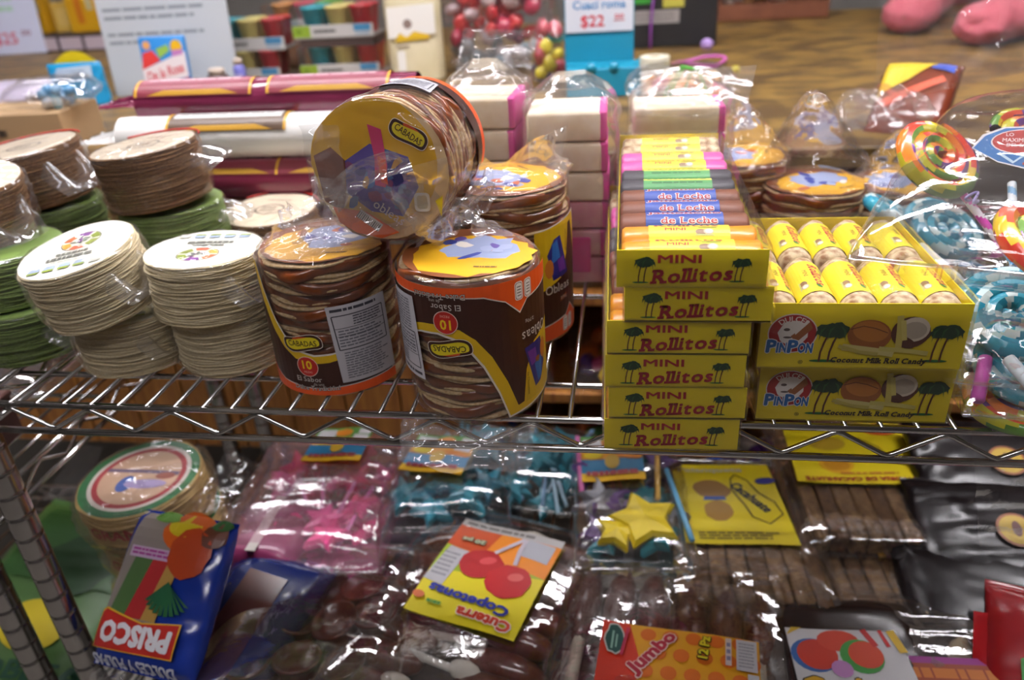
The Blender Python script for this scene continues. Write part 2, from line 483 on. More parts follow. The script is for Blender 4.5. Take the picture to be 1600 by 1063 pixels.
for xx in (-1.35, -0.628):
    for yy in (0.0, 0.457): link('post', pm2, unit2, (xx, yy, 0))
# ------------------------------------------------------------------ stacks of plain wafers in clear bags
def wafer_stack_mesh(R, H, n, seed, segs=44, lean=0.0):
    g = np.random.RandomState(seed); h = H / n; V = []; F = []
    th = np.linspace(0, 2 * PI, segs, endpoint=False); rows = 0
    for i in range(n):
        wob = 0.007 * np.sin(th * 2 + g.rand() * 6) + 0.006 * np.sin(th * 5 + g.rand() * 6) + 0.008 * np.sin(th * 9 + g.rand() * 6)
        dz = 0.0004 * np.sin(th * 3 + g.rand() * 6) + 0.0004 * np.sin(th * 7 + g.rand() * 6)
        ox, oy = g.normal(0, 0.0005, 2); rk = R * (1 + g.normal(0, 0.008))
        for (dr, fz) in ((-0.0008, 0.02), (0, 0.25), (0, 0.72), (-0.0008, 0.94)):
            r = rk * (1 + wob) + dr
            z = (i + fz) * h + dz * (0 if i in (0, n - 1) else 1)
            for a, rr, zz in zip(th, r, z if hasattr(z, '__len__') else [z] * segs): V.append((rr * math.cos(a) + ox, rr * math.sin(a) + oy, max(zz, 0)))
            rows += 1
    for k in range(rows - 1):
        for i in range(segs):
            j = (i + 1) % segs; F.append((k * segs + i, k * segs + j, (k + 1) * segs + j, (k + 1) * segs + i))
    F.append(tuple(range(segs - 1, -1, -1))); F.append(tuple((rows - 1) * segs + i for i in range(segs)))
    return V, F
WAFER_W = M('#e3d6b4', 0.8, col2='#cdb98c', nscale=420, noise=0.4, bump=0.5, wave=(1, 1, 4))
WAFER_B = M('#8a6238', 0.85, col2='#614020', nscale=420, noise=0.5, bump=0.7, wave=(1, 1, 4))
WAFER_G = M('#7c9048', 0.85, col2='#5f7430', nscale=420, noise=0.5, bump=0.5, wave=(1, 1, 4))
def pack_art(kind, R):
    a = Art()
    base = {'white': '#efeee0', 'brown': '#cbbda6', 'green': '#7c964a', 'beige': '#d6c8ae'}[kind]
    a.poly(circ(0, 0, R * 0.985, n=40), base)
    if kind == 'white':
        cy = R * 0.30
        a.poly(circ(0, cy, R * .36, R * .34, 26), '#5c5a4a'); a.poly(circ(0, cy, R * .34, R * .32, 26), '#e9e7d6')
        for k, c in enumerate(('#8a9a2a', '#7a3a8c', '#c96a2c', '#d8a22a', '#c8603a', '#8f9a3a')):
            a.ring(0, cy, R * .335, R * .315, R * .14, c, n=6, a0=k * PI / 3 + .1, a1=(k + 1) * PI / 3 - .12)
        for k in range(14):
            t = rnd.random() * 6.28; q = rnd.random() * R * .17
            a.poly(circ(q * math.cos(t), cy + q * math.sin(t), R * .05, R * .028, 7, t), rnd.choice(('#6f7f6a', '#a9b5a0', '#7d4d86', '#4e5a4a')))
        a.lines(-R * .3, -R * .20, R * .3, -R * .08, 1, '#77776b', .7, 3); a.lines(-R * .42, -R * .36, R * .42, -R * .22, 1, '#66665c', .7, 4); a.lines(-R * .3, -R * .44, R * .3, -R * .40, 1, '#99998c', .6, 5)
        for k in range(5):
            x = (-.62 + k * .27) * R
            a.poly(rrect(x, -R * .72, x + R * .2, -R * .53, R * .05), '#9fb0c4' if k < 4 else '#c9c9bd'); a.poly(rrect(x, -R * .72, x + R * .2, -R * .65, R * .03), '#8a9a2a' if k < 4 else '#b9b9ad')
    elif kind == 'green':
        a.poly(circ(0, 0, R * .3, n=20), '#5f8a34')
    else:
        a.poly(circ(0, 0, R * .34, R * .3, 24), '#6a5c50'); a.poly(circ(0, 0, R * .29, R * .25, 24), base)
        a.lines(-R * .22, -R * .18, R * .22, R * .18, 4, '#6a5c50', .5, 6, .3)
        a.lines(-R * .3, R * .5, R * .3, R * .6, 1, '#8a7c6c', .6, 7)
    return a
def wafer_pack(label, loc, rot, R, H, n, kind, seed, group, tail=None, red=False):
    t = thing('wafer_pack', label, 'wafer pack', loc, rot, group)
    mat = {'white': WAFER_W, 'brown': WAFER_B, 'green': WAFER_G, 'beige': WAFER_B}[kind]
    part('wafer_stack', wafer_stack_mesh(R, H, n, seed), mat, t, kind='stuff')
    pack_art(kind, R).build('paper_label', t, flat((0, 0, H + 0.0002), (1, 0, 0), (0, 1, 0)))
    pr = [(R * .2, -0.0006), (R * .9, -0.0005), (R + .0025, .002), (R + .006, H * .3), (R + .0055, H * .7), (R + .0028, H - .001), (R * .97, H + .0016), (R * .6, H + .0016), (.001, H + .0016)]
    part('plastic_wrap', film_lathe(pr, 72, 30, 0.0045, 30, seed), FILM, t)
    if red:
        part('red_seal_edge', tube([((R + .004) * math.cos(q), (R + .004) * math.sin(q), H + .001) for q in np.linspace(.5, 2.5, 14)], .0011, 6), M('#b8342c', .4), t)
    for (ang, ln, w, dz) in (tail or []):
        def fn(u, v, ang=ang, ln=ln, w=w, dz=dz):
            r = R + .001 + v * ln; b = ang + (u - .5) * w / R * (1 - .35 * v)
            return (r * math.cos(b), r * math.sin(b), H * (.55 + .25 * math.sin(u * 9) * (1 - v)) + dz * v)
        part('bag_end', surf(fn, 24, 12, False, 0.004, 40, seed + 5), FILM_SOFT, t)
    return t
GW = 'round packs of plain wafers in clear bags'
wafer_pack('cream wafer pack at the bottom of the stack nearest the green wafers', (-0.450, 0.088, 0.0), (0, 0, 0.4), .0492, .051, 35, 'white', 11, GW, [(-.9, .012, .05, -.01)])
wafer_pack('cream wafer pack with colourful round emblem, tilted on top of the left cream stack', (-0.456, 0.071, 0.060), (0.14, -0.15, 0.22), .0485, .056, 38, 'white', 12, GW, [(-.5, .02, .05, -.012)])
wafer_pack('cream wafer pack at the bottom of the stack beside the caramel wafers', (-0.356, 0.092, 0.0), (0, 0, 1.0), .0488, .051, 35, 'white', 13, GW)
wafer_pack('cream wafer pack with upside-down emblem on top of the right cream stack', (-0.361, 0.083, 0.053), (0.03, -0.03, PI + 0.12), .0495, .053, 35, 'white', 14, GW, [(2.6, .018, .05, -.01)])
wafer_pack('green wafer pack at the bottom of the stack on the left edge', (-0.572, 0.105, 0.0), (0, 0, 0.1), .053, .049, 29, 'green', 15, GW, [(-.3, .02, .06, -.012)])
wafer_pack('green wafer pack on top of the other green pack at left edge', (-0.582, 0.112, 0.052), (0.0, 0.02, 0.5), .053, .047, 29, 'green', 16, GW, [(-.4, .018, .06, -.012)])
wafer_pack('brown wafer pack tilted on top of the green stack at the left edge', (-0.618, 0.128, 0.106), (0.10, 0.12, 0.3), .052, .056, 35, 'brown', 17, GW, [(-.6, .022, .06, -.02)])
wafer_pack('green wafer pack lying under the brown pack with the round stamp', (-0.492, 0.255, 0.0), (0.0, 0.0, 0.7), .054, .047, 29, 'green', 18, GW)
wafer_pack('green wafer pack second layer directly under the stamped brown pack', (-0.487, 0.252, 0.049), (0.0, 0.0, 0.2), .054, .046, 29, 'green', 19, GW, [(.2, .03, .06, .0)])
wafer_pack('brown wafer pack with round stamped paper, standing before the white roll', (-0.490, 0.245, 0.101), (0.03, -0.08, -0.1), .0525, .058, 35, 'brown', 20, GW, [(.3, .03, .05, .004), (2.9, .022, .05, -.01)], red=True)
wafer_pack('brown wafer pack at the left back, beside the stamped brown pack', (-0.640, 0.262, 0.098), (0.02, -0.10, 0.25), .0535, .058, 35, 'brown', 21, GW, [(-.5, .024, .06, -.02)], red=True)
wafer_pack('green wafer pack under the brown pack at the left back', (-0.640, 0.262, 0.0), (0, 0, 0), .054, .094, 58, 'green', 22, GW)
wafer_pack('beige wafer pack lying low between cream stack and maroon rolls', (-0.413, 0.330, 0.012), (0.05, 0.0, -0.05), .054, .048, 29, 'beige', 23, GW, [(-.9, .02, .05, .0)], red=True)

FILM_LOOSE = film_mat('loose_film', base=0.02, haze=0.10, rough=0.07, bscale=50, hazecol=(.92, .88, .87))
# ------------------------------------------------------------------ caramel wafer packs in printed bags
OB_TAN = M('#d9c096', 0.75, col2='#b8935f', nscale=350, noise=0.4, bump=0.4)
CARAMEL = M('#68300f', 0.28, col2='#8a4518', nscale=120, noise=0.2, coat=0.5)
def wavy_disc(R, z0, z1, seed, jit=0.02, wz=0.0008, segs=40):
    g = np.random.RandomState(seed); th = np.linspace(0, 2 * PI, segs, endpoint=False)
    r = R * (1 + jit * .5 * np.sin(3 * th + g.rand() * 6) + jit * .5 * np.sin(7 * th + g.rand() * 6))
    dz = wz * np.sin(2 * th + g.rand() * 6) + wz * .7 * np.sin(5 * th + g.rand() * 6)
    V = []; F = []
    for (k, z) in ((.5, z0), (.985, z0), (1, z0 * .7 + z1 * .3), (1, z0 * .3 + z1 * .7), (.985, z1), (.5, z1)):
        w = 0 if k == .5 else 1
        for i in range(segs): V.append((r[i] * k * math.cos(th[i]), r[i] * k * math.sin(th[i]), z + dz[i] * w))
    for k in range(5):
        for i in range(segs):
            j = (i + 1) % segs; F.append((k * segs + i, k * segs + j, (k + 1) * segs + j, (k + 1) * segs + i))
    F.append(tuple(range(segs - 1, -1, -1))); F.append(tuple(5 * segs + i for i in range(segs)))
    return V, F
RW = .0525; HS = .0116
WMESH = []; CMESH = []
for k in range(4):
    mb = MB(); mb.add(wavy_disc(RW * .985, 0.0, .0028, 40 + k, .02, .0010), OB_TAN); mb.add(wavy_disc(RW * .98, HS - .0026, HS - .0003, 60 + k, .02, .0010), OB_TAN); WMESH.append(mb.mesh('wafer'))
    CMESH.append(MB().add(wavy_disc(RW * .99, .0014, HS - .0018, 80 + k, .07, .0024), CARAMEL).mesh('caramel_filling'))
def logo_plaque(a, x, y, w, h, rot=0.0, dark='#3a1a10', txt='#33210c'):
    def blob(k, dw):
        o = []
        for i in range(36):
            t = 2 * PI * i / 36; c, s = math.cos(t), math.sin(t)
            px = (w / 2 + dw) * math.copysign(abs(c) ** .6, c); py = (h / 2 + dw) * math.copysign(abs(s) ** .75, s) * (1 + .10 * math.sin(2 * t + .6))
            py += h * .10 * math.sin(px / w * 6.0)
            o.append((x + px * math.cos(rot) - py * math.sin(rot), y + px * math.sin(rot) + py * math.cos(rot)))
        return o
    a.poly(blob(1, h * .27), '#e8ddd0'); a.poly(blob(1, h * .22), dark)
    a.poly(circ(x + h * .1 * math.cos(rot) - h * .42 * math.sin(rot), y + h * .42 * math.cos(rot), w * .3, h * .2, 12, rot), '#c8501e')
    a.poly(blob(1, 0), '#dcc81e')
    a.text('CABADAS', x, y, w * .84, h * .5, txt, bold=.015, rot=rot)
def cabadas_label():
    a = Art(); low = [(.045, .041), (.032, .0365), (.018, .0335), (.002, .0325), (-.011, .036), (-.022, .0445), (-.033, .060), (-.044, .084), (-.052, .108)]
    up_ = [(p[0] + .0015 + .006 * i / 8, p[1] + .0068) for i, p in enumerate(low)]
    upw = [(p[0] + .001, p[1] + .0016) for p in up_]
    BR = '#3c1d14'
    a.poly([(.074, .012), (.074, .047)] + upw + [(-.100, .108), (-.100, .006)], '#d9cfc4')
    a.poly([(.073, .012), (.073, .046)] + up_ + [(-.100, .107), (-.100, .006)], '#d7ae14')
    a.poly([(.073, .012), (.073, .040)] + low + [(-.058, .107), (-.062, .080), (-.072, .060), (-.100, .050), (-.100, .006)], BR)
    # product picture and yellow panel at the left
    a.poly([(-.060, .100), (-.064, .078), (-.078, .058), (-.100, .05), (-.100, .108), (-.06, .108)], '#c9a514')
    a.poly([(-.061, .062), (-.082, .060), (-.088, .085), (-.080, .098), (-.072, .100), (-.066, .080)], '#2a2470')
    a.poly([(-.064, .066), (-.074, .066), (-.076, .078), (-.068, .080)], '#6a2f8c'); a.poly([(-.072, .08), (-.083, .076), (-.082, .094), (-.076, .097)], '#2a62a8')
    a.poly(circ(-.086, .072, .005, .009, 10), '#b86a24')
    a.text('Obleas', -.075, .052, .032, .0085, '#c9beb4', serif=.04)
    a.text('270g', -.068, .040, .010, .0035, '#b9aea4')
    a.text('de Chocolate', -.0635, .093, .020, .0022, '#5a4a10', rot=PI / 2)
    # orange foot band, rising at the left
    a.poly([(.076, .003), (.076, .0125), (.04, .0115), (.0, .0100), (-.03, .0125), (-.046, .019), (-.058, .031), (-.066, .022), (-.1, .017), (-.1, .003)], '#d8cfc8')
    a.poly([(.076, .003), (.076, .0117), (.04, .0107), (.0, .0092), (-.03, .0115), (-.046, .018), (-.058, .0295), (-.066, .021), (-.1, .016), (-.1, .003)], '#e2541a')
    for k in (0, 1):
        x = -.058 - .009 * k
        a.poly(rrect(x - .0038, .006, x + .0038, .0205, .0025), '#e6e2dc'); a.poly(rrect(x - .0032, .0068, x + .0032, .0198, .002), '#8a4a2a'); a.poly(rrect(x - .0028, .0072, x + .0028, .0194, .002), '#e6e2dc'); a.lines(x - .002, .009, x + .002, .018, 4, '#6a6058', .4, k)
    # words
    a.text('El Sabor', -.002, .0182, .0225, .0046, '#d6cec6', serif=.05); a.text('de una', .006, .0137, .009, .0026, '#c6beb6'); a.text('Dulce Tradición!', .003, .0100, .040, .0044, '#d8d0c8', serif=.04, outline='#3c1d14', ow=.05)
    a.poly(circ(-.001, .0302, .0094, .0094, 28), '#e0c8ba'); a.poly(circ(-.001, .0302, .0088, .0088, 28), '#b8241c')
    a.text('10', -.001, .0319, .0080, .0076, '#e8c818', bold=.03); a.text('PIEZAS', -.001, .0252, .0072, .0018, '#e8b8a8')
    logo_plaque(a, -.002, .0515, .0300, .0098, .05)
    # nutrition panel
    a.poly([(.026, .014), (.075, .014), (.073, .083), (.022, .083)], '#c4c0c4')
    a.lines(.025, .077, .070, .081, 1, '#3a3840', .6, 2)
    P = [(.0255, .074), (.069, .074), (.070, .044), (.028, .044)]
    for i in range(4): a.band([P[i], P[(i + 1) % 4]], .0009, '#26242c')
    a.lines(.042, .064, .067, .073, 4, '#4a4850', .5, 8); a.lines(.029, .046, .067, .062, 6, '#6a6870', .45, 9, .4); a.band([(.027, .063), (.069, .063)], .0005, '#26242c'); a.band([(.028, .056), (.069, .056)], .0004, '#26242c')
    a.lines(.031, .017, .070, .042, 11, '#77757c', .5, 10, .3)
    return a
def top_print(seed, full=False):
    a = Art(); g = random.Random(seed)
    if not full:
        a.poly(circ(0, 0, .050, n=36), '#7a4422')
        a.poly(circ(.004, -.006, .047, .040, 30, jit=.07, seed=seed), '#d9a41c')
        a.poly(circ(.008, .008, .030, .024, 22, jit=.2, seed=seed + 1), '#8f9ab8')
        for k in range(9): a.poly(circ(g.uniform(-.024, .03), g.uniform(-.018, .028), g.uniform(.004, .010), g.uniform(.003, .006), 9, g.random() * 3, jit=.25, seed=k), g.choice(('#33408c', '#5a4a90', '#9aa4c0', '#b8603a', '#d8cfc4')))
        a.lines(.01, -.032, .03, -.028, 1, '#6a4a10', .6, 2)
    else:
        a.poly(circ(0, 0, .0515, n=40), '#d8b98c')
        a.poly(circ(-.004, .006, .048, .046, 36, jit=.02, seed=4), '#d9a81e')
        a.poly([(-.050, .012), (-.036, .018), (-.026, .008), (-.024, -.014), (-.034, -.030), (-.046, -.022)], '#7a3a1a')
        a.poly([(-.026, .008), (-.006, .020), (.022, .010), (.028, -.012), (.014, -.034), (-.010, -.030), (-.028, -.016)], '#5a4a98')
        for k in range(26): a.poly(circ(g.uniform(-.024, .022), g.uniform(-.028, .014), g.uniform(.003, .007), g.uniform(.002, .005), 8, g.random() * 3, jit=.25, seed=k), g.choice(('#33307c', '#7a5aa8', '#c08a3a', '#5a7ab0', '#8a4a7a', '#b8a8c0')))
        a.poly([(-.006, .034), (.004, .030), (.006, .004), (.003, -.012), (-.005, -.010), (-.003, .010)], '#c83a6a'); a.poly([(-.001, .012), (.005, .008), (.005, -.010), (.0, -.008)], '#e0583a')
        logo_plaque(a, .024, .026, .026, .0095, -.62, txt='#4a2a10')
        a.poly([(-.040, -.026), (-.014, -.030), (.010, -.046), (-.004, -.0505), (-.024, -.046), (-.036, -.038)], '#e2601a')
        a.poly([(-.0180, -.028), (-.0020, -.040), (-.0065, -.0455), (-.0225, -.0335)], '#cfc4ba')
        for k in range(13):
            q = k / 12; x = -.0185 + .0145 * q; y = -.0293 - .0108 * q
            a.band([(x, y), (x - .0038, y - .0046)], rnd.choice((.0004, .0007)), '#2a2624')
        a.text('obleas', .004, -.0305, .026, .007, '#d8ccd0', serif=.04, rot=-.62)
        a.poly(rrect(.024, -.030, .036, -.016, .003), '#dcd8cc'); a.poly(rrect(.026, -.028, .034, -.018, .002), '#c0b89a'); a.poly([(.040, -.022), (.044, -.034), (.046, -.018)], '#d8c020')
    return a
def caramel_pack(label, xf, n=10, seed=1, print_label=True, top='part', spin=0.0, film=None, skirt=None, peak=None, label_mesh=[None]):
    t = thing('caramel_wafer_pack', label, 'wafer pack', group='caramel wafer packs in printed bags')
    t.matrix_world = xf
    H = n * HS; g = random.Random(seed)
    for i in range(n):
        a = g.random() * 6.28; k = g.randrange(4)
        w = link('wafer', WMESH[k], t, (g.uniform(-.0012, .0012), g.uniform(-.0012, .0012), i * HS), (0, 0, a))
        link('caramel_filling', CMESH[(k + i) % 4], w, (0, 0, 0), (0, 0, a))
    RL = RW + .0035
    if print_label:
        if label_mesh[0] is None:
            label_mesh[0] = cabadas_label().build('printed_label', t, cyl(RL), cut=.006)
            label_mesh[0].rotation_euler.z = spin
        else: link('printed_label', label_mesh[0].data, t, rot=(0, 0, spin))
    if top:
        top_print(seed, top == 'full').build('printed_bag_face', t, flat((0, 0, H + .0022), (1, 0, 0), (0, 1, 0)))
    pr = [(.004, -.0008), (RW * .95, -.0008), (RL - .0018, .002), (RL - .0014, H * .33), (RL - .0014, H * .66), (RL - .0015, H), (RW * .97, H + .0045), (RW * .8, H + .006)]
    pr += film or [(RW * .5, H + .008), (.012, H + .011), (.002, H + .012)]
    part('plastic_bag', film_lathe(pr, 84, 46, 0.0028 if top != 'full' else .0050, 36, seed + 3), FILM, t)
    for j, sk in enumerate(skirt or []):
        part('bag_end', surf(sk, 40, 22, False, 0.009, 38, seed + 9 + j), FILM_LOOSE, t)
    return t
T = Matrix.Translation
def RZ(a): return Matrix.Rotation(a, 4, 'Z')
# upright pack by the cream stacks
def sk_L(u, v):   # loose gathered bag top
    a = -2.6 + 2.4 * u; r = .052 - .030 * v + .010 * math.sin(u * 7)
    return (r * math.cos(a), r * math.sin(a) * .8 + .012 * v, .1195 + .034 * v * (.5 + .5 * abs(math.sin(u * 5.0 + .6))))
caramel_pack('caramel wafer pack standing upright beside the cream wafer stacks', T((-0.246, 0.072, 0.0)) @ RZ(0.10), 10, 3, spin=-.22, skirt=[sk_L])
# upside-down pack at the front
FL = Matrix.Rotation(PI, 4, 'Y')
def sk_R(u, v):
    a = PI - .5 - (PI - 1.1) * u; r = .053 + .022 * v + .006 * math.sin(u * 9)
    return (r * math.cos(a) * (1 + .1 * v), -r * abs(math.sin(a)) - .004, .1185 + .020 * v + .004 * math.sin(u * 11) * v)
def sk_R2(u, v):
    return (-.052 + .104 * u, -.048 - .028 * v - .010 * math.sin(u * PI), .1188 + .020 * v + .003 * math.sin(u * 13))
def sk_Rt(u, v):
    a = .2 + 2.8 * u; r = .054 * (1 - .75 * v) + .006 * math.sin(u * 6)
    return (r * math.cos(a), r * math.sin(a), -.003 - .026 * v * (.4 + .6 * abs(math.sin(u * 4 + .3))))
p = caramel_pack('caramel wafer pack turned upside down at the shelf front', T((-0.117, 0.037, 0.1195)) @ RZ(-0.02) @ FL, 10, 5, spin=.16, top=None, skirt=[sk_R2, sk_Rt])
top_print(8).build('printed_bag_face', p, flat((0, 0, -.0022), (-1, 0, 0), (0, 1, 0)))
# pack behind it
def sk_B(u, v):
    a = -2.9 + 3.6 * u; r = .054 - .012 * v
    return (r * math.cos(a), r * math.sin(a), .139 + .035 * v * abs(math.sin(u * 4 + .4)))
caramel_pack('tall caramel wafer pack half hidden behind the upside-down pack', T((-0.103, 0.160, 0.0)) @ RZ(2.3), 12, 9, skirt=[sk_B])
# pack lying on its side across the others
face = Vector((-0.178, 0.044, 0.1835)); back = Vector((-0.176, 0.158, 0.1745))
zz = (face - back).normalized(); xx = Vector((1, 0, 0)); xx = (xx - zz * xx.dot(zz)).normalized(); yy = zz.cross(xx)
R3 = Matrix((xx, yy, zz)).transposed().to_4x4()
def sk_T(u, v):   # twisted bag mouth hanging over the face
    ang = -2.7 + 1.9 * u; r = .050 - .042 * v
    return (r * math.cos(ang) - .002 - .006 * v, r * math.sin(ang) + .012 * v, .1185 + .016 * v + .006 * math.sin(u * 9) * (1 - v))
def sk_T2(u, v):  # folded strip of film across the face
    p0 = Vector((-.040, -.022, .121)); p1 = Vector((.026, .010, .134))
    q = p0.lerp(p1, u); return (q.x + .010 * (v - .5), q.y - .016 * (v - .5) + .008 * math.sin(u * PI), q.z + .003 * math.cos(v * 6))
def sk_T3(u, v):
    a = -1.1 + 1.3 * u
    r = .020 + .036 * v; return (r * math.cos(a), r * math.sin(a), .130 - .012 * v + .004 * math.sin(u * 8))
pT = caramel_pack('caramel wafer pack lying on its side on top of the other packs', T(back) @ R3, 10, 6, print_label=False, top='full', skirt=[sk_T, sk_T2, sk_T3])
aT = Art()
aT.poly([(-.075, .001), (.055, .001), (.055, .012), (-.075, .012)], '#e2541a'); aT.poly([(-.075, .012), (.02, .012), (.0, .030), (-.03, .036), (-.075, .024)], '#3c1d14')
aT.poly([(.004, .022), (.055, .018), (.050, .062), (.000, .064)], '#b9b8bc')
PQ = [(.006, .028), (.050, .024), (.047, .056), (.004, .058)]
for i in range(4): aT.band([PQ[i], PQ[(i + 1) % 4]], .0010, '#26242c')
aT.lines(.008, .030, .046, .055, 8, '#77757c', .5, 3)
aT.build('printed_label', pT, cyl(RW + .0035, 1.05), cut=.006)
def loose(par, fn, seed, amp=.010, nu=36, nv=24): part('bag_end', surf(fn, nu, nv, False, amp, 34, seed), FILM_LOOSE, par)
loose(pT, lambda u, v: (-.055 - .030 * v + .02 * u, -.050 + .060 * u - .02 * v, .090 + .03 * v * math.sin(u * 4)), 171)
loose(pT, lambda u, v: (.030 + .045 * u, -.040 - .025 * v + .03 * u, .115 - .05 * u + .01 * math.sin(v * 6)), 172)
loose(pT, lambda u, v: (.056 * math.cos(1.2 - 2.4 * u) * (1 + .06 * v), .056 * math.sin(1.2 - 2.4 * u) * (1 + .06 * v), .112 + .014 * v), 173, .006)
loose(pT, lambda u, v: (-.050 + .085 * u, -.034 + .034 * v - .012 * math.sin(u * 3), .124 + .008 * math.sin(u * 5 + v * 3)), 174, .016)
loose(pT, lambda u, v: (-.054 + .030 * u, -.02 + .055 * v, .122 + .006 * u), 175, .014)
# packs at the back right
def peak(u, v):
    a = 2 * PI * u; r = .056 * (1 - v) ** .8 + .004 + .004 * math.sin(5 * a) * (1 - v)
    return (r * math.cos(a) - .012 * v, r * math.sin(a), .060 + .085 * v)
def peak2(u, v):
    a = 2 * PI * u; r = .054 * (1 - v) + .010 * v
    return (r * math.cos(a) + .010 * v, r * math.sin(a), .048 + .055 * v)
def add_peak(p, fn, seed, nu=60, nv=26):
    part('bag_neck', surf(fn, nu, nv, True, 0.006, 34, seed), FILM, p)
p = caramel_pack('low caramel wafer pack with tall peaked bag behind the open candy tray', T((0.200, 0.345, 0.030)) @ RZ(0.4), 4, 12, print_label=False, film=[(RW * .75, .053), (RW * .7, .056)])
add_peak(p, peak, 71)
q = caramel_pack('caramel wafer pack hidden under the peaked bag', T((0.203, 0.340, 0.0)) @ RZ(1.0), 2, 15, print_label=False, top=None)
p = caramel_pack('caramel wafer pack between the long candy tray and the peaked bag', T((0.128, 0.395, 0.0)) @ RZ(1.5), 8, 13, print_label=False, film=[(RW * .75, .100), (RW * .7, .103)])
add_peak(p, lambda u, v: tuple(Vector(peak2(u, v)) + Vector((0, 0, .046))), 72)
p = caramel_pack('caramel wafer pack at the far back beside the lollipop bag', T((0.305, 0.400, 0.0)) @ RZ(1.5), 5, 14, print_label=False, film=[(RW * .75, .066), (RW * .7, .069)])
add_peak(p, lambda u, v: tuple(Vector(peak2(u, v)) + Vector((0, 0, .012))), 73)
# ------------------------------------------------------------------ yellow candy boxes
YEL = '#e4cd16'
CARTON = M(YEL, 0.42, spec=0.45, coat=0.15)
CARTON_IN = M('#d9c76a', 0.7)
COCO = M('#d9c7a2', 0.7, col2='#8a5f38', nscale=140, noise=0.6, bump=0.6)
def palm(a, x, y, h, lean=1.0, fl=1):
    TR = '#5a2a12'; G1 = '#1f3d20'; G2 = '#2f5a2c'
    a.poly(circ(x, y + h * .02, h * .30, h * .035, 14), '#1f6a2c')
    for dx in (-.08, .12):
        a.band([(x + dx * h, y), (x + (dx + .01) * h, y + h * .25), (x + (dx + .05 * lean) * h, y + h * .5), (x + (dx + .12 * lean) * h, y + h * .78)], h * .045, TR)
    for (cx, cy, r) in ((.0, .80, .25), (.20, .82, .26)):
        cx = x + (cx + .04) * h * 1.0; cy = y + cy * h; r *= h
        a.poly(circ(cx, cy, r, r * .72, 14, jit=.18, seed=int(cx * 1e5)), G1)
        for k in range(7):
            t = k / 6 * 2 - 1
            a.poly([(cx + t * r * .3, cy + r * .42), (cx + t * r * 1.02, cy + r * (.25 - abs(t) * .25)), (cx + t * r * 1.12, cy - r * (.75 + .35 * (k % 2))), (cx + t * r * .78, cy - r * .1)], G2 if k % 2 else G1)
def mini_front():
    a = Art()
    palm(a, -.0315, -.0098, .0175); palm(a, .0285, -.0090, .0160)
    a.text('MINI', -.0075, .0068, .0265, .0052, '#a81f22', bold=.03)
    a.text('Rollitos', .0005, -.0042, .0500, .0092, '#a01824', bold=.035, serif=.07, shear=.22, rot=.055)
    return a
def tray(w, d, h, th=.0009, hs=None):
    hs = hs or h
    mb = MB()
    mb.add(box((0, d / 2, th / 2), (w, d, th)), CARTON, False)
    mb.add(box((0, th / 2, h / 2), (w, th, h)), CARTON, False); mb.add(box((0, d - th / 2, h / 2), (w, th, h)), CARTON, False)
    for s in (-1, 1): mb.add(box((s * (w / 2 - th / 2), d / 2, hs / 2), (th, d - 2 * th, hs)), CARTON, False)
    return mb
def fbox(w, d, h, z0=0, e=.0008, n=14, amp=.0005, seed=1, freq=60):
    bm = bmesh.new(); bmesh.ops.create_cube(bm, size=1.0); bmesh.ops.subdivide_edges(bm, edges=bm.edges[:], cuts=n, use_grid_fill=True)
    P = np.array([(q.co.x * (w + 2 * e), q.co.y * (d + 2 * e) + d / 2, (q.co.z + .5) * (h + e) + z0) for q in bm.verts]); N = np.array([tuple(Vector((q.co.x if abs(q.co.x) > .49 else 0, q.co.y if abs(q.co.y) > .49 else 0, q.co.z if abs(q.co.z) > .49 else 0)).normalized()) for q in bm.verts])
    P = crumple(P, N, amp, freq, seed) + N * amp
    P[:, 2] = np.maximum(P[:, 2], z0 - .0001)
    bm.verts.index_update(); F = [tuple(q.index for q in g.verts) for g in bm.faces]; bm.free()
    return [tuple(p) for p in P], F
# rolls that lie across the long tray
ROLL_L, ROLL_A, ROLL_B = .089, .0133, .0118
def roll_x_map(u, v, e):
    a, b = facet(v, .0024, .0125); return (u, (ROLL_A + .0003 + e) * a, (ROLL_B + .0003 + e) * b)
def roll_body(mat, L, seed, lumpy=.02):
    g = np.random.RandomState(seed); n = 20; xs = [-.5, -.495, -.47, -.3, -.1, .1, .3, .47, .495, .5]; V = []; F = []
    for i, x in enumerate(xs):
        k = (.55, .82, 1, 1, 1, 1, 1, 1, .82, .55)[i]
        for j in range(n):
            t = 2 * PI * j / n; q = k * (1 + lumpy * g.normal() * (0 if 3 < i < 6 else 1))
            V.append((x * L, ROLL_A * q * math.sin(t) * .98, ROLL_B * q * math.cos(t) * .98))
    for k in range(len(xs) - 1):
        for i in range(n):
            j = (i + 1) % n; F.append((k * n + i, (k + 1) * n + i, (k + 1) * n + j, k * n + j))
    F.append(tuple(range(n))); F.append(tuple((len(xs) - 1) * n + i for i in range(n - 1, -1, -1)))
    return V, F
def coconut_pic(a, x, y, s):
    a.poly(circ(x - .3 * s, y, .5 * s, .36 * s, 14), '#8a6a4a'); a.poly(circ(x + .35 * s, y + .05 * s, .45 * s, .36 * s, 14), '#b8a890'); a.poly(circ(x + .38 * s, y + .08 * s, .33 * s, .26 * s, 12), '#e0d8c8')
    a.poly([(x - .9 * s, y - .4 * s), (x + .9 * s, y - .45 * s), (x + .7 * s, y - .3 * s), (x - .7 * s, y - .25 * s)], '#b9c07a')
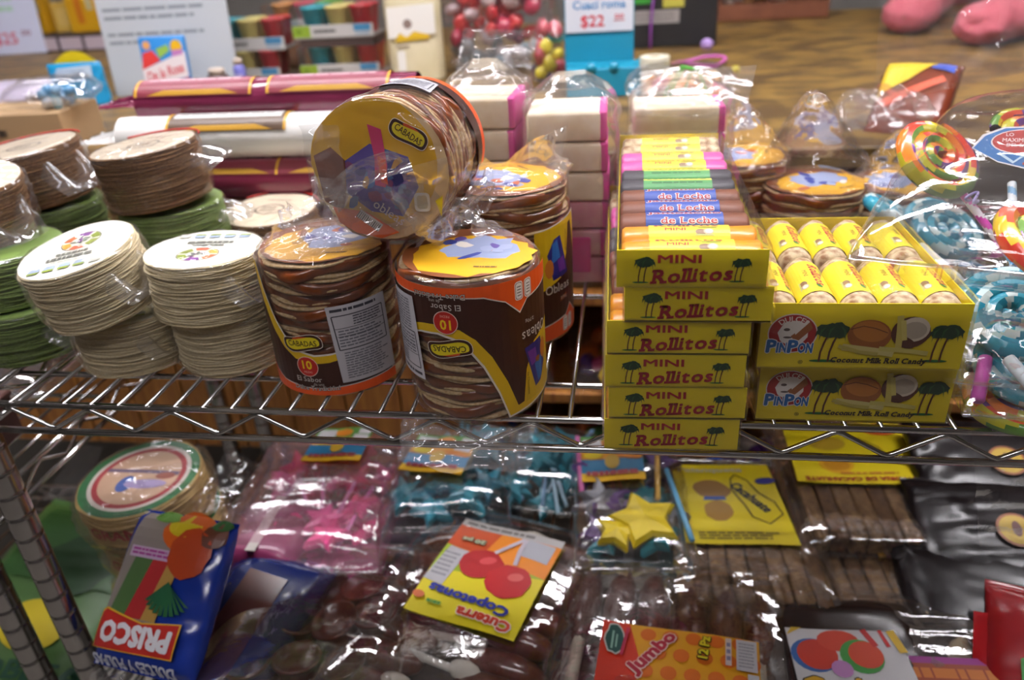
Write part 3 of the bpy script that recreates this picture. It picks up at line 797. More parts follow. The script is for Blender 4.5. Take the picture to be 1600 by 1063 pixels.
def mini_roll_art(kind):
    a = Art(); w = .0265
    if kind == 'yellow':
        a.rect(-w, -.017, w, .017, '#e3d43a'); a.text('Rollitos', -.002, .0024, .042, .0048, '#9a2030', bold=.03, serif=.06); a.text('MINI', -.009, -.0032, .0135, .0030, '#b03030', bold=.02); coconut_pic(a, .010, -.0060, .0075)
        a.band([(.006, -.0015), (.018, -.0020)], .0008, '#3a7a3a')
    elif kind == 'blue':
        a.rect(-w, -.017, w, .017, '#2a4aa0'); a.text('Jamoncillo', 0, .0005, .050, .0056, '#a82430', bold=.02, serif=.05, outline='#e8e4e0', ow=.05); a.text('de Leche', .003, -.0078, .038, .0054, '#a82430', bold=.02, serif=.05, outline='#e8e4e0', ow=.05)
    else:
        a.rect(-w, -.017, w, .017, '#4f9a54'); a.poly([(-w, -.001), (w, -.002), (w, .0085), (-w, .0085)], '#d8d86a'); a.text('Rollitos', 0, .0035, .045, .005, '#3a5a2a', bold=.03, shear=.2); a.lines(-.02, -.006, .02, -.003, 1, '#2f6a38', .6, 1)
    return a
RM = {'coco': COCO, 'orange': M('#e6960f', .35, coat=.3), 'brown': M('#8a5030', .5, col2='#6e3a20', nscale=60, noise=.3), 'dark': M('#4a4448', .5, col2='#38343a', nscale=60), 'pink': M('#dc58a4', .4, coat=.2)}
def roll_proto(mat, art, seed):
    me = MB().add(roll_body(RM[mat], ROLL_L, seed), RM[mat]).mesh('candy_roll')
    tmp = bpy.data.objects.new('tmp', None)
    lab = mini_roll_art(art).build('paper_sleeve', None, roll_x_map, cutv=.0024, step=.00003)
    lm = lab.data; bpy.data.objects.remove(lab); bpy.data.objects.remove(tmp)
    return me, lm
PROTO = {k: roll_proto(k, a, i) for i, (k, a) in enumerate((('orange', 'yellow'), ('brown', 'blue'), ('dark', 'green'), ('pink', 'yellow'), ('coco', 'yellow')))}
BW, BD, BH = .0935, .302, .0252
def mini_box(label, loc, rz, first=[None], art=[None]):
    t = thing('candy_box', label, 'candy box', loc, (0, 0, rz), 'stacked long yellow boxes of mini candy rolls')
    if first[0] is None:
        first[0] = tray(BW, BD, BH, hs=.007).mesh('carton')
        a = mini_front().build('front_print', t, flat((0, 0, BH / 2), (1, 0, 0), (0, 0, 1)), step=.000012); art[0] = a.data
    else: link('front_print', art[0], t)
    link('carton', first[0], t)
    order = ['orange', 'orange', 'brown', 'brown', 'brown', 'dark', 'dark', 'pink', 'pink', 'coco', 'coco']
    for i, k in enumerate(order):
        me, lm = PROTO[k]; d = (BD - .003) / len(order)
        r = link('candy_roll', me, t, (rnd.uniform(-.001, .001), .0015 + d * (i + .5), ROLL_B + .0014))
        link('paper_sleeve', lm, r)
    part('shrink_film', fbox(BW, BD, BH + .0012, 0, .0011, 16, .0004, int(abs(loc[2]) * 1000) + 3), FILM_TIGHT, t, smooth=False)
    return t
DZ = .0272
for i, (x, y, rz, lab) in enumerate([
    (.0345, -.0395, .030, 'long yellow mini roll box at the very bottom of the stack'),
    (.0375, -.0385, .030, 'long yellow mini roll box, second from the bottom of the stack'),
    (.0350, -.0380, .025, 'long yellow mini roll box, third from the bottom of the stack'),
    (.0360, -.0370, .020, 'long yellow mini roll box, third from the top of the stack'),
    (.0475, -.0385, .012, 'long yellow mini roll box pushed right, directly under the open top tray'),
    (.0420, -.0395, .004, 'open-topped long yellow tray of coloured mini rolls topping the stack')]):
    mini_box(lab, (x, y, .0006 + i * .0254), rz)

# ------------------------------------------------------------------ wide yellow boxes with coconut picture
PW, PD, PH = .1340, .172, .0495
def pin_front():
    a = Art()
    # round emblem
    cx, cy, r = -.0455, .0020, .0165
    a.poly(circ(cx, cy, r, r * .92, 30), '#e0d6d0'); a.poly(circ(cx, cy, r * .95, r * .87, 30), '#a31c1c')
    a.poly(circ(cx + .0005, cy + .0005, r * .60, r * .58, 20, jit=.06, seed=3), '#e6e0da')
    a.poly([(cx - .001, cy - .002), (cx + .011, cy + .009), (cx + .013, cy + .004), (cx + .003, cy - .007)], '#9a5a2a'); a.poly([(cx + .001, cy + .002), (cx + .009, cy + .0105), (cx + .0105, cy + .009), (cx + .002, cy - .001)], '#e6e0da')
    a.poly(circ(cx - .004, cy + .003, .0022, .0012, 10), '#5a4a44'); a.poly(circ(cx - .003, cy - .003, .003, .0008, 10), '#5a4a44')
    a.text('DULCES', cx, cy + r * .68, .0200, .0040, '#ece4de', bold=.02, arc=.0140)
    for (s, x, w, h) in (('P', -.0125, .0058, .0092), ('IN', -.0055, .0066, .0072), ('P', .0017, .0058, .0092), ('ON', .0101, .0094, .0072)):
        a.text(s, cx + x - .0005, cy - r * .60 - (.0092 - h) / 2, w, h, '#2466a8', bold=.045, shear=.05, outline='#ece8e6', ow=.05)
    a.ring(cx + .0075, -.0200, .0016, .0014, .0003, '#2a2412', n=16); a.text('R', cx + .0075, -.0200, .0011, .0014, '#2a2412')
    palm(a, -.0235, -.0195, .0300, 1.3); palm(a, .0490, -.0185, .0285, .9)
    # coconuts
    a.poly(circ(.0045, .0015, .0143, .0118, 24, -.15), '#9a5a1e'); a.poly(circ(.0050, .0045, .0118, .0078, 20, -.2), '#b87428'); a.band([(-.008, .006), (.000, .0085), (.008, .0068), (.016, .0035)], .0006, '#5a2a0c')
    a.poly(circ(.0305, .0040, .0125, .0118, 24), '#5a2c1a'); a.poly(circ(.0325, .0062, .0098, .0092, 22), '#d8ccb8'); a.poly(circ(.0325, .0055, .0080, .0065, 20), '#b8aa96'); a.poly(circ(.0275, -.0035, .008, .004, 16, -.4), '#5a3020')
    a.band([(.0222, .0165), (.0235, .005), (.0245, -.010)], .0042, '#c9b85a'); a.band([(.0245, .0130), (.0275, -.002)], .0032, '#d2c46c')
    a.band([(-.012, -.0075), (.010, -.0105), (.022, -.0125)], .0050, '#cdc078'); a.band([(-.0145, -.0068), (.0, -.0115), (.012, -.0128)], .0028, '#b8a850'); a.band([(.012, -.0085), (.030, -.0100), (.044, -.0120)], .0034, '#c9bc62')
    a.text('Coconut Milk Roll Candy', .0130, -.0185, .0625, .0052, '#2a1a0c', bold=.044, serif=.05, shear=.2, rot=-.01)
    return a
PR_R, PR_L = .0128, .079
def roll_y_map(u, v, e):
    a, b = facet(v, .0024, PR_R); return ((PR_R + .0003 + e) * a, -u, (PR_R + .0003 + e) * b)
def pin_roll_mesh():
    g = np.random.RandomState(5); n = 20; ys = [-.5, -.49, -.45, -.36, -.3, .3, .36, .45, .49, .5]; V = []; F = []
    for i, y in enumerate(ys):
        k = (.5, .8, .95, 1, 1, 1, 1, .95, .8, .5)[i]
        for j in range(n):
            t = 2 * PI * j / n; q = k * (1 + .03 * g.normal() * (i < 4 or i > 5)); V.append((PR_R * .985 * q * math.sin(t), y * PR_L, PR_R * .985 * q * math.cos(t)))
    for k in range(len(ys) - 1):
        for i in range(n):
            j = (i + 1) % n; F.append((k * n + i, k * n + j, (k + 1) * n + j, (k + 1) * n + i))
    F.append(tuple(range(n - 1, -1, -1))); F.append(tuple((len(ys) - 1) * n + i for i in range(n)))
    return MB().add((V, F), COCO).mesh('candy_roll')
def pin_roll_art():
    a = Art(); a.rect(-.0265, -.039, .0265, .039, '#e2d02e')
    a.text('Rollitos', -.002, .0062, .036, .0066, '#a81c34', bold=.035, serif=.06, shear=.15); a.text('MINI', -.005, -.0012, .010, .0030, '#9a7a2a', bold=.02)
    coconut_pic(a, .013, -.0055, .0075); a.poly(circ(.018, .004, .003, .0015, 8, .5), '#2f7a3a'); a.band([(-.018, .0105), (-.010, .0108), (-.004, .010)], .0008, '#3a6a3a')
    return a
PRM = pin_roll_mesh(); _l = pin_roll_art().build('paper_sleeve', None, roll_y_map, cutv=.0024, step=.00003); PRL = _l.data; bpy.data.objects.remove(_l)
def pin_box(label, loc, rz, rolls, st=[None, None]):
    t = thing('candy_box', label, 'candy box', loc, (0, 0, rz), 'wide yellow boxes of coconut roll candy')
    if st[0] is None:
        st[0] = tray(PW, PD, PH).mesh('carton'); st[1] = pin_front().build('front_print', t, flat((0, 0, PH / 2), (1, 0, 0), (0, 0, 1)), step=.000012).data
    else: link('front_print', st[1], t)
    link('carton', st[0], t)
    for lay in range(2):
        if lay == 0 and not rolls: pass
        for j in range(2):
            for i in range(5):
                r = link('candy_roll', PRM, t, (-PW / 2 + .0135 + i * .0267, .0045 + PR_L / 2 + j * .083, .0014 + PR_R + lay * .0238), (0, rnd.uniform(-.5, .5) - .12, 0))
                link('paper_sleeve', PRL, r)
    part('shrink_film', fbox(PW, PD, PH + .0022, 0, .0013, 16, .0005, 17 + int(rz * 100)), FILM_TIGHT, t, smooth=False)
    return t
pin_box('closed wide yellow box with coconut picture at the bottom of its pair', (.1665, .0040, .0006), .012, False)
pin_box('wide yellow box with coconut picture and rolls showing, on top of its pair', (.1605, -.0105, .0534), .010, True)

# ------------------------------------------------------------------ bags of swirl lollipops
RAIN = ['#d8402e', '#e07a2a', '#c9c43a', '#6f9a4a', '#7a4a9a', '#e0583e', '#d9b82e']
BLUE = ['#2f93ab', '#bcd6d6', '#2a87a0', '#3a9cb0', '#d2e0dc', '#2f93ab']
def swirl(cols, R=.044, r=.0069, turns=3.1, seed=0, n=200, tw=7):
    path = []; mb = MB()
    for i in range(n):
        t = i / (n - 1); a = 2 * PI * turns * t + seed; q = .0035 + (R - r - .0035) * t; path.append((q * math.cos(a), q * math.sin(a), 0))
    v, f = tube(path, r * 1.08, 10, [r * 1.08 * (1.0 - .5 * max(0, (i - n + 12) / 12)) for i in range(n)])
    mats = [M(c, .22, coat=.4) for c in cols]
    groups = {}
    for k, q in enumerate(f[:-2]):
        seg, ar = k // 10, k % 10
        idx = int(((seg / n) * tw * turns + ar / 10.0) * len(cols) / 2.2) % len(cols); groups.setdefault(idx, []).append(q)
    for idx, fs in groups.items():
        used = sorted({a for q in fs for a in q}); mp = {a: i for i, a in enumerate(used)}
        mb.add(([v[a] for a in used], [tuple(mp[a] for a in q) for q in fs]), mats[idx])
    return mb.mesh('lollipop_head')
SW = {('r', k): swirl(RAIN, seed=k * 1.7, tw=2.0 + k * .5) for k in range(3)}; SW.update({('b', k): swirl(BLUE, seed=k * 2.1, tw=5) for k in range(2)})
def stick_mesh(cols, L=.15, r=.0032):
    n = 60; mb = MB(); v, f = tube([(0, -L * i / n, 0) for i in range(n + 1)], r, 10); mats = [M(c, .35) for c in cols]
    g = {}
    for k, q in enumerate(f[:-2]): g.setdefault(1 if ((k // 10) / 10.0 + (k % 10) / 10.0) % 1.0 < .45 else 0, []).append(q)
    for idx, fs in g.items(): mb.add((v, fs), mats[idx])
    mb.add(lathe([(r * .55, 0), (r * .55, .002)], 10), M('#5a3a50', .6), xf=Matrix.Translation((0, -L - .0005, 0)) @ Matrix.Rotation(PI / 2, 4, 'X'))
    return mb.mesh('stick')
STICK = {'r': stick_mesh(('#e8dfe4', '#d24aa8')), 'b': stick_mesh(('#dfe6ea', '#6fa8d0'))}
def lollipop(par, kind, k, loc, rot, L=.15):
    h = link('lollipop_head', SW[(kind, k)], par, loc, rot)
    s = link('stick', STICK[kind], h, (0, -.040, 0), (0, 0, 0))
    s.scale = (1, L / .15, 1)
    bow = tube([(.012 * math.sin(q) * math.cos(q), -.047 + .004 * math.sin(q), .005 + .003 * math.cos(q)) for q in np.linspace(0, 2 * PI, 20)], .0012, 6)
    part('twist_tie', bow, M('#8f7fb8' if kind == 'r' else '#7fa8c8', .3), h)
    return h
def slab_bag(cx, cy, z, L, W, H, seed, par, mat=FILM, name='plastic_bag', amp=.003, rot=(0, 0, 0), nu=60, nv=44, freq=20):
    return part(name, pillow(L, W, H, nu, nv, amp, freq, seed), mat, par, (cx, cy, z), rot)
def drape(par, pts, nu=30, nv=24, amp=.006, freq=35, seed=1, mat=FILM, name='bag_end'):
    A, B, C_, D = [Vector(p) for p in pts]
    return part(name, surf(lambda u, v: tuple((A.lerp(B, u)).lerp(D.lerp(C_, u), v)), nu, nv, False, amp, freq, seed), mat, par)
LG = 'bags of swirl lollipops on the right'
b1 = thing('lollipop_bag', 'bag of rainbow swirl lollipops with pink striped sticks on top of the pile', 'lollipop bag', (0, 0, .1), group=LG)
lollipop(b1, 'r', 0, (.259, .190, .046), (.75, -.10, .70), .15); lollipop(b1, 'r', 1, (.335, .185, .056), (.5, .0, .65), .15)
lollipop(b1, 'r', 2, (.286, .035, .024), (.55, .1, .7), .10); lollipop(b1, 'r', 1, (.355, .090, .030), (.3, .1, .8), .12); lollipop(b1, 'r', 0, (.395, .215, .050), (.5, -.1, .3), .12)
slab_bag(.330, .125, .003, .30, .21, .085, 91, b1, FILM_TIGHT, rot=(.16, -.10, -.55), amp=.0025)
drape(b1, [(.225, .265, .075), (.40, .30, .10), (.385, .33, .20), (.215, .265, .175)], 40, 30, .010, 26, 92, FILM_SOFT)
st = Art(); st.poly([(-.030, .0), (-.024, .012), (-.010, .019), (.015, .020), (.030, .012), (.030, -.016), (.012, -.019), (-.012, -.012)], '#e6e2e0'); st.poly([(-.029, .0), (-.022, .011), (-.009, .0178), (.015, .0188), (.029, .011), (.029, -.014), (.011, -.0175), (-.012, -.011)], '#1f6eb0')
st.poly(circ(.004, .006, .022, .011, 24), '#e8dcd8'); st.poly(circ(.004, .006, .021, .0102, 24), '#b8281e')
st.text('LO', -.006, .0122, .005, .0028, '#f0e4e0', bold=.02); st.text('MAXIMO', -.002, .0074, .017, .0032, '#f0e4e0', bold=.02); st.text('DEL SABOR', .003, .0030, .021, .0030, '#f0e4e0', bold=.02)
st.band([(-.012, -.004), (-.002, -.012), (.004, -.006), (.010, -.012), (.024, -.006)], .0022, '#c8e0ee'); st.band([(.004, -.013), (.026, -.011)], .002, '#c8402e')
st.build('sticker', b1, flat((0, 0, 0), (1, 0, 0), (0, 1, 0)), loc=(.290, .120, .070), rot=(.75, -.05, -.35))
b2 = thing('lollipop_bag', 'bag of turquoise swirl lollipops squeezed beside the wide yellow boxes', 'lollipop bag', (0, 0, .03), group=LG)
lollipop(b2, 'b', 0, (.284, .050, .036), (-.62, .05, 2.9), .08); lollipop(b2, 'b', 1, (.296, .030, .008), (-.35, .0, 2.6), .05); lollipop(b2, 'b', 1, (.300, .240, .030), (.5, .2, .3), .10); lollipop(b2, 'b', 0, (.270, .290, .030), (.4, .3, 1.0), .10); lollipop(b2, 'b', 0, (.370, .130, .030), (.3, .1, .6), .10)
for (x, y, z, a, l) in ((.247, .150, .050, .4, .07), (.268, .012, .020, .5, .035)):
    part('stick', tube([(x, y, z), (x + l * math.sin(a) * .6, y - l * math.cos(a), z - .010)], .0046, 10), M('#dfe8ee', .35), b2)
slab_bag(.325, .150, -.024, .32, .165, .075, 95, b2, FILM_TIGHT, rot=(.05, .02, -.12), amp=.0025)
b3 = thing('lollipop_bag', 'bag of rainbow swirl lollipops lowest on the right, overhanging the shelf front', 'lollipop bag', (0, 0, 0), group=LG)
lollipop(b3, 'r', 1, (.292, .022, .016), (-.30, .0, 2.3), .05); lollipop(b3, 'r', 2, (.372, .040, .014), (.3, .0, .4), .08); lollipop(b3, 'r', 0, (.335, .110, .010), (.1, .0, .4), .08)
part('stick', tube([(.262, .030, .040), (.247, -.004, .026)], .0048, 12), M('#cf62b4', .35), b3)
slab_bag(.340, .100, .0005, .26, .19, .042, 97, b3, FILM_TIGHT, rot=(0, 0, -.1), amp=.002)
drape(b3, [(.245, .0, .020), (.40, -.01, .020), (.40, -.035, -.075), (.262, -.030, -.085)], 40, 30, .006, 30, 98)
drape(b2, [(.235, .030, .045), (.330, .0, .05), (.300, -.03, -.01), (.262, -.020, -.005)], 30, 24, .006, 35, 99)

# ------------------------------------------------------------------ long wrapped rolls at the back left
def long_roll(label, loc, rz, L, r, body, kind, seed, pitch=0.0):
    t = thing('wrapped_candy_roll', label, 'candy roll', loc, (0, pitch, rz), 'long wrapped candy rolls')
    m = M(body, .22, coat=.35)
    xf = Matrix.Rotation(PI / 2, 4, 'Y')
    prf = [(r * .75, -L / 2), (r * .97, -L / 2 + .004), (r, -L / 2 + .01), (r, L / 2 - .01), (r * .97, L / 2 - .004), (r * .75, L / 2)]
    V, F = film_lathe([(r, -L / 2), (r, L / 2)], 40, 60, .0006, 40, seed)
    mb = MB().add((V, F), m, True, xf); mb.add(lathe(prf, 40), m, True, xf @ Matrix.Scale(.985, 4)); mb.build('wrapper', t)
    def fin(sgn):
        def fn(u, v):
            w = r * (1 - .15 * v) * (2 * u - 1) * 1.3
            return (sgn * (L / 2 + .045 * v), w * (.6 + .5 * v) + .003 * math.sin(u * 14), r * .5 * math.sin(u * PI) * (1 - v) + .004 * math.sin(u * 17) * v)
        return fn
    for s in (-1, 1): part('crimped_end', surf(fin(s), 26, 12, False, .004, 60, seed + s), M(body, .15, metal=.35), t)
    mp = lambda u, v, e: (u, (r + .0012 + e) * facet(v, .004, r)[0], (r + .0012 + e) * facet(v, .004, r)[1])
    a = Art()
    for i, c in enumerate([-L * .02] if kind == 'w' else [-L * .28, L * .2]):
        w = .075
        a.poly([(c - w, -r * 1.15), (c + w, -r * 1.15), (c + w, r * .75), (c - w, r * .75)], '#4a3420' if kind == 'w' else '#7a2a38')
        for x in (c - w, c + w): a.band([(x, -r * 1.15), (x, r * .75)], .0035, '#c9982a')
        a.rect(c - w, r * .62, c + w, r * .75, '#c9982a')
        a.rect(c - w + .006, -r * .45, c + w - .006, r * .45, '#c9c6c2' if kind == 'w' else '#8a4a58')
        a.lines(c - w + .012, -r * .3, c + w - .012, r * .35, 2, '#8f8c88' if kind == 'w' else '#c4a8ac', .5, 3)
        a.poly([(c - w * .8, -r * 1.1), (c + w * .8, -r * 1.1), (c + w * .5, -r * .85), (c - w * .5, -r * .85)], '#b88a26')
    a.build('printed_band', t, mp, cutv=.004, step=.00005)
    return t
long_roll('white wrapped candy roll with a dark gold-edged band', (-.470, .405, .1290), .01, .300, .0262, '#e4e2dc', 'w', 31)
long_roll('maroon wrapped candy roll lying behind and above the white roll', (-.430, .448, .1640), .015, .36, .0262, '#6e2440', 'm', 32)
long_roll('maroon wrapped candy roll lying under the white roll', (-.405, .402, .0765), .0, .30, .0258, '#74283f', 'm', 33)
long_roll('maroon wrapped candy roll at the bottom of the roll pile', (-.405, .432, .0262), .0, .30, .0258, '#74283f', 'm', 34)
long_roll('maroon wrapped candy roll behind the under-roll', (-.455, .452, .1100), .0, .34, .0258, '#6a223c', 'm', 35)

# ------------------------------------------------------------------ pink edged coconut bar bags in the middle back
CREAM = M('#efe3cd', .6, col2='#e2cfae', nscale=60, noise=.3); PINKB = M('#e0409a', .5, col2='#d45aa2', nscale=80); PALEP = M('#e2bcb8', .6, col2='#d06a98', nscale=40)
def coconut_bag(label, loc, rz, W, D, H, n, seed, tail=None):
    t = thing('coconut_bar_bag', label, 'candy bag', loc, (0, 0, rz), 'clear bags of pink edged coconut bars')
    h = H / n; g = random.Random(seed)
    for i in range(n):
        jx, jy = g.uniform(-.002, .002), g.uniform(-.002, .002)
        b = part('coconut_bar', box((jx - .004, jy, h * (i + .5)), (W - .010, D, h * .93), .003, 2), CREAM if i >= n // 2 else PALEP, t)
        part('pink_stripe', box((jx + W / 2 - .0075, jy, h * (i + .5)), (.008, D * .98, h * .94), .002, 2), PINKB, b)
    if seed % 2 == 0: part('pink_stripe', box((W * .12, -D / 2 - .001, h * 1.1), (W * .25, .006, h * 1.3), .002, 2), PINKB, t)
    def fn(u, v):
        a = 2 * PI * u; c, s = math.cos(a), math.sin(a); k = 1.0 if v < .8 else 1 - (v - .8) * 3.4
        return ((W / 2 + .006) * math.copysign(abs(c) ** .45, c) * k, (D / 2 + .006) * math.copysign(abs(s) ** .45, s) * k, -.0005 + (H + .006) * min(1, v / .8) + max(0, v - .8) * .12)
    part('plastic_bag', surf(fn, 64, 34, True, .006, 26, seed), FILM_SOFT, t)
    if tail: drape(t, tail, 34, 26, .008, 30, seed + 2, FILM_SOFT)
    return t
coconut_bag('tall clear bag of cream coconut bars with pink edge, left of the long tray', (-.055, .288, .001), .02, .082, .075, .178, 6, 42, [(-.045, -.05, .15), (.0, -.055, .17), (-.02, -.09, .08), (-.075, -.07, .07)])
coconut_bag('clear bag of coconut bars with pink edge behind the stacked caramel packs', (-.143, .305, .001), -.04, .080, .075, .190, 6, 43, [(-.03, -.02, .19), (.05, -.03, .19), (.055, .0, .245), (-.02, .01, .25)])
coconut_bag('clear bag of coconut bars directly behind the long yellow tray', (.055, .330, .001), .03, .095, .060, .170, 6, 45, [(-.05, -.03, .16), (.06, -.03, .16), (.075, .01, .20), (-.045, .01, .197)])
# ------------------------------------------------------------------ things on the counter
G = CT + .0005
def cup_mesh(col):
    return MB().add(lathe([(.0165, 0), (.018, .004), (.0255, .055), (.027, .056), (.027, .061), (.0225, .062), (.0225, .059)], 22), M(col, .35, coat=.3)).mesh('cup')
CUPS = {c: cup_mesh(c) for c in ('#1f97a6', '#d6c878', '#b3202a', '#c98a4a', '#c2465a', '#5a9a34')}
def cup_pack(label, loc, rz, cols):
    t = thing('cup_pack', label, 'cup pack', loc, (0, 0, rz), 'packs of coloured candy cups')
    part('carton_base', box((0, .03, .0015), (.180, .115, .003)), M('#8f8a84', .6), t, smooth=False)
    for j in range(2):
        for i in range(3): link('cup', CUPS[cols[i]], t, (-.052 + i * .056, .008 + j * .053, .003))
    b = part('printed_strip', box((0, -.026, .0155), (.184, .0012, .026)), M('#d2d0cc', .4), t, smooth=False)
    a = Art(); a.rect(-.092, -.012, -.052, .012, '#9ab832'); a.rect(.048, -.002, .086, .012, '#4a92be'); a.poly(circ(-.078, 0, .008, .006, 12), '#7a9a22')
    a.lines(-.044, -.004, .012, .004, 1, '#6a6866', .8, 5); a.lines(.05, -.010, .085, -.004, 1, '#8ab0cc', .6, 6)
    a.build('strip_print', b, flat((0, -.0267, .0155), (1, 0, 0), (0, 0, 1)))
    part('shrink_film', fbox(.182, .110, .062, 0, .001, 8, .0008, 5), FILM_TIGHT, t, (0, -.026, .001), smooth=False)
    return t
cup_pack('lower left pack of teal, yellow and red cups', (-.865, 1.262, G), .03, ['#1f97a6', '#d6c878', '#b3202a'])
cup_pack('upper left pack of teal, yellow and red cups on top of another', (-.850, 1.275, G + .063), .05, ['#1f97a6', '#d6c878', '#b3202a'])
cup_pack('lower right pack of teal, yellow and red cups', (-.640, 1.285, G), .02, ['#1f97a6', '#d6c878', '#b3202a'])
cup_pack('upper right pack of teal, yellow and red cups on top of another', (-.645, 1.290, G + .082), .02, ['#1f97a6', '#d6c878', '#b3202a'])
part('spacer_card', box((0, .03, .0725), (.17, .10, .017)), M('#3a2a24', .7), [o for o in bpy.data.objects if o.get('label', '').startswith('lower right pack')][0], smooth=False)
cup_pack('pack of orange, pink and green cups behind the teal ones', (-.790, 1.47, G + .080), .02, ['#c98a4a', '#c2465a', '#5a9a34'])
o = thing('cardboard_riser', 'plain cardboard box under the orange and pink cups', 'box', (-.790, 1.49, G)); part('carton', box((0, .01, .039), (.19, .12, .078), .001), M('#6a4a34', .7), o, smooth=False); part('tape_strip', box((0, .01, .0785), (.19, .03, .0006)), M('#a8906a', .3), o, smooth=False)
# cream stand-up pouch
t = thing('cream_pouch', 'cream stand-up pouch with brown dot and yellow wording', 'pouch', (-.447, 1.215, G), (0, 0, .05))
def pouch(u, v):
    a = 2 * PI * u; c, s = math.cos(a), math.sin(a); d = .032 * (1 - v) ** .6 + .003
    return (.058 * math.copysign(abs(c) ** .5, c) * (1 + .05 * v), d * math.copysign(abs(s) ** .8, s), v * .20)
part('pouch_body', surf(pouch, 40, 24, True, .003, 20, 5), M('#cfc4a4', .35, col2='#bfb28c', nscale=20), t)
a = Art(); a.poly([(-.050, .085), (.050, .092), (.050, .150), (-.050, .145)], '#d8d4cc'); a.poly(circ(-.008, .112, .0095, .0095, 18), '#7a6860')
a.poly([(-.036, .083), (-.026, .096), (-.012, .086), (.004, .098), (.036, .090), (.036, .082), (-.036, .078)], '#c9a424'); a.poly(rrect(-.035, .02, -.018, .06, .002), '#dcd8d0'); a.lines(-.036, .066, -.008, .072, 1, '#9a8a78', .7, 1)
a.build('pouch_print', t, flat((0, -.036, 0), (1, 0, 0), (0, 0.08, 1)))
# blue price display
t = thing('price_display', 'bright blue counter display carton with handwritten white price card', 'display box', (-.045, .985, G), (0, 0, .06))
BL = M('#14809c', .4)
part('display_carton', box((.006, .0, .024), (.140, .09, .048), .001), BL, t, smooth=False)
part('header_board', box((-.004, .036, .100), (.126, .003, .150), .0005), BL, t, smooth=False)
c = part('price_card', box((-.004, .0325, .132), (.122, .0015, .062)), M('#cfd0d6', .5), t, smooth=False)
a = Art(); a.text('Cuaci roma', -.004, .147, .094, .014, '#3f86bc', bold=.02); a.text('$22', -.016, .118, .042, .022, '#c8404a', bold=.02); a.text('00', .032, .126, .016, .007, '#c8404a', bold=.02); a.band([(.022, .119), (.042, .119)], .0014, '#c8404a')
a.build('handwriting', c, flat((0, .0315, 0), (1, 0, 0), (0, 0, 1)))
for x in (-.02, .02): part('tab', lathe([(.009, 0), (.009, .002)], 14), BL, t, (x, -.044, .049), (PI / 2, 0, 0))
# white paper roll
t = thing('paper_roll', 'cream white paper roll standing beside the blue price display', 'roll', (.048, .955, G))
part('paper', lathe([(.0255, 0), (.0260, .002), (.0260, .062), (.0255, .064), (.010, .064), (.010, .0)], 32, cap=False), M('#cfcab4', .6), t); part('core', lathe([(.010, .0005), (.010, .0640), (.0085, .0640), (.0085, .0005)], 20, cap=False), M('#9a8460', .7), t)
# ribbons and cords
rb = [(.05 * math.cos(q) * (1 + .2 * math.sin(3 * q)), .045 * math.sin(q), .003 + .005 * (1 + math.sin(2 * q))) for q in np.linspace(0, 2 * PI * 1.6, 60)]
tag(part('pink_ribbon', tube(rb, .0030, 8), M('#c050a8', .35), None, (.150, 1.24, G)), 'curl of magenta ribbon lying on the wooden counter', 'ribbon')
tag(part('string_loop', tube([(.048, .70, G + .003), (.058, .69, .115), (.078, .675, .150), (.100, .67, .145), (.117, .675, .105), (.122, .69, G + .003)], .0020, 8), M('#4fa83a', .35), None), 'wide loop of green plastic string behind the long tray', 'string')
tag(part('string_loop', tube([(.056, .72, G + .003), (.066, .705, .112), (.082, .695, .145), (.094, .70, .140), (.086, .715, .112), (.080, .725, G + .003)], .0020, 8), M('#4fa83a', .35), None), 'narrow loop of green plastic string inside the wide one', 'string')
tag(MB().add(lathe([(.006, 0), (.009, .006), (.006, .013), (.001, .014)], 14), M('#b0a020', .4)).build('wrapped_sweet', None, (.212, 1.14, G)), 'small yellow sweet lying near the magenta ribbon', 'sweet')
# sweets with peach colour behind the tray
def blob(seed, r=.012, k=.25):
    g = np.random.RandomState(seed); bm = bmesh.new(); bmesh.ops.create_icosphere(bm, subdivisions=2, radius=1)
    d = g.normal(size=(5, 3)); V = []
    for q in bm.verts:
        s = 1 + k * sum(math.sin(3 * q.co.dot(Vector(x)) + i) for i, x in enumerate(d)) / 5; V.append(tuple(q.co * s * r))
    bm.verts.index_update(); F = [tuple(q.index for q in f.verts) for f in bm.faces]; bm.free(); return V, F
BLOBS = {}
def blob_me(col, k, rough=.35):
    key = (col, k)
    if key not in BLOBS: BLOBS[key] = MB().add(blob(k, 1.0), M(col, rough, coat=.3)).mesh('sweet')
    return BLOBS[key]
def heap(par, cols, n, cx, cy, z, sx, sy, h, r, seed, name='sweet', flat_=.75):
    g = random.Random(seed)
    for i in range(n):
        q = link(name, blob_me(g.choice(cols), g.randrange(4)), par, (cx + g.uniform(-sx, sx), cy + g.uniform(-sy, sy), z + g.uniform(r * .7, h)), (g.random() * 3, g.random() * 3, g.random() * 3))
        q.scale = (r * g.uniform(.8, 1.3), r * g.uniform(.7, 1.1), r * flat_ * g.uniform(.8, 1.1))
t = thing('sweets_bag', 'clear bag of peach coloured sweets behind the green cords', 'candy bag', (.085, .80, G))
heap(t, ['#d88a4a', '#d8a070', '#e0b48a', '#c8788a'], 22, 0, 0, .002, .06, .03, .05, .013, 4); slab_bag(0, 0, 0, .10, .17, .075, 9, t, FILM, amp=.004, rot=(0, 0, 0))
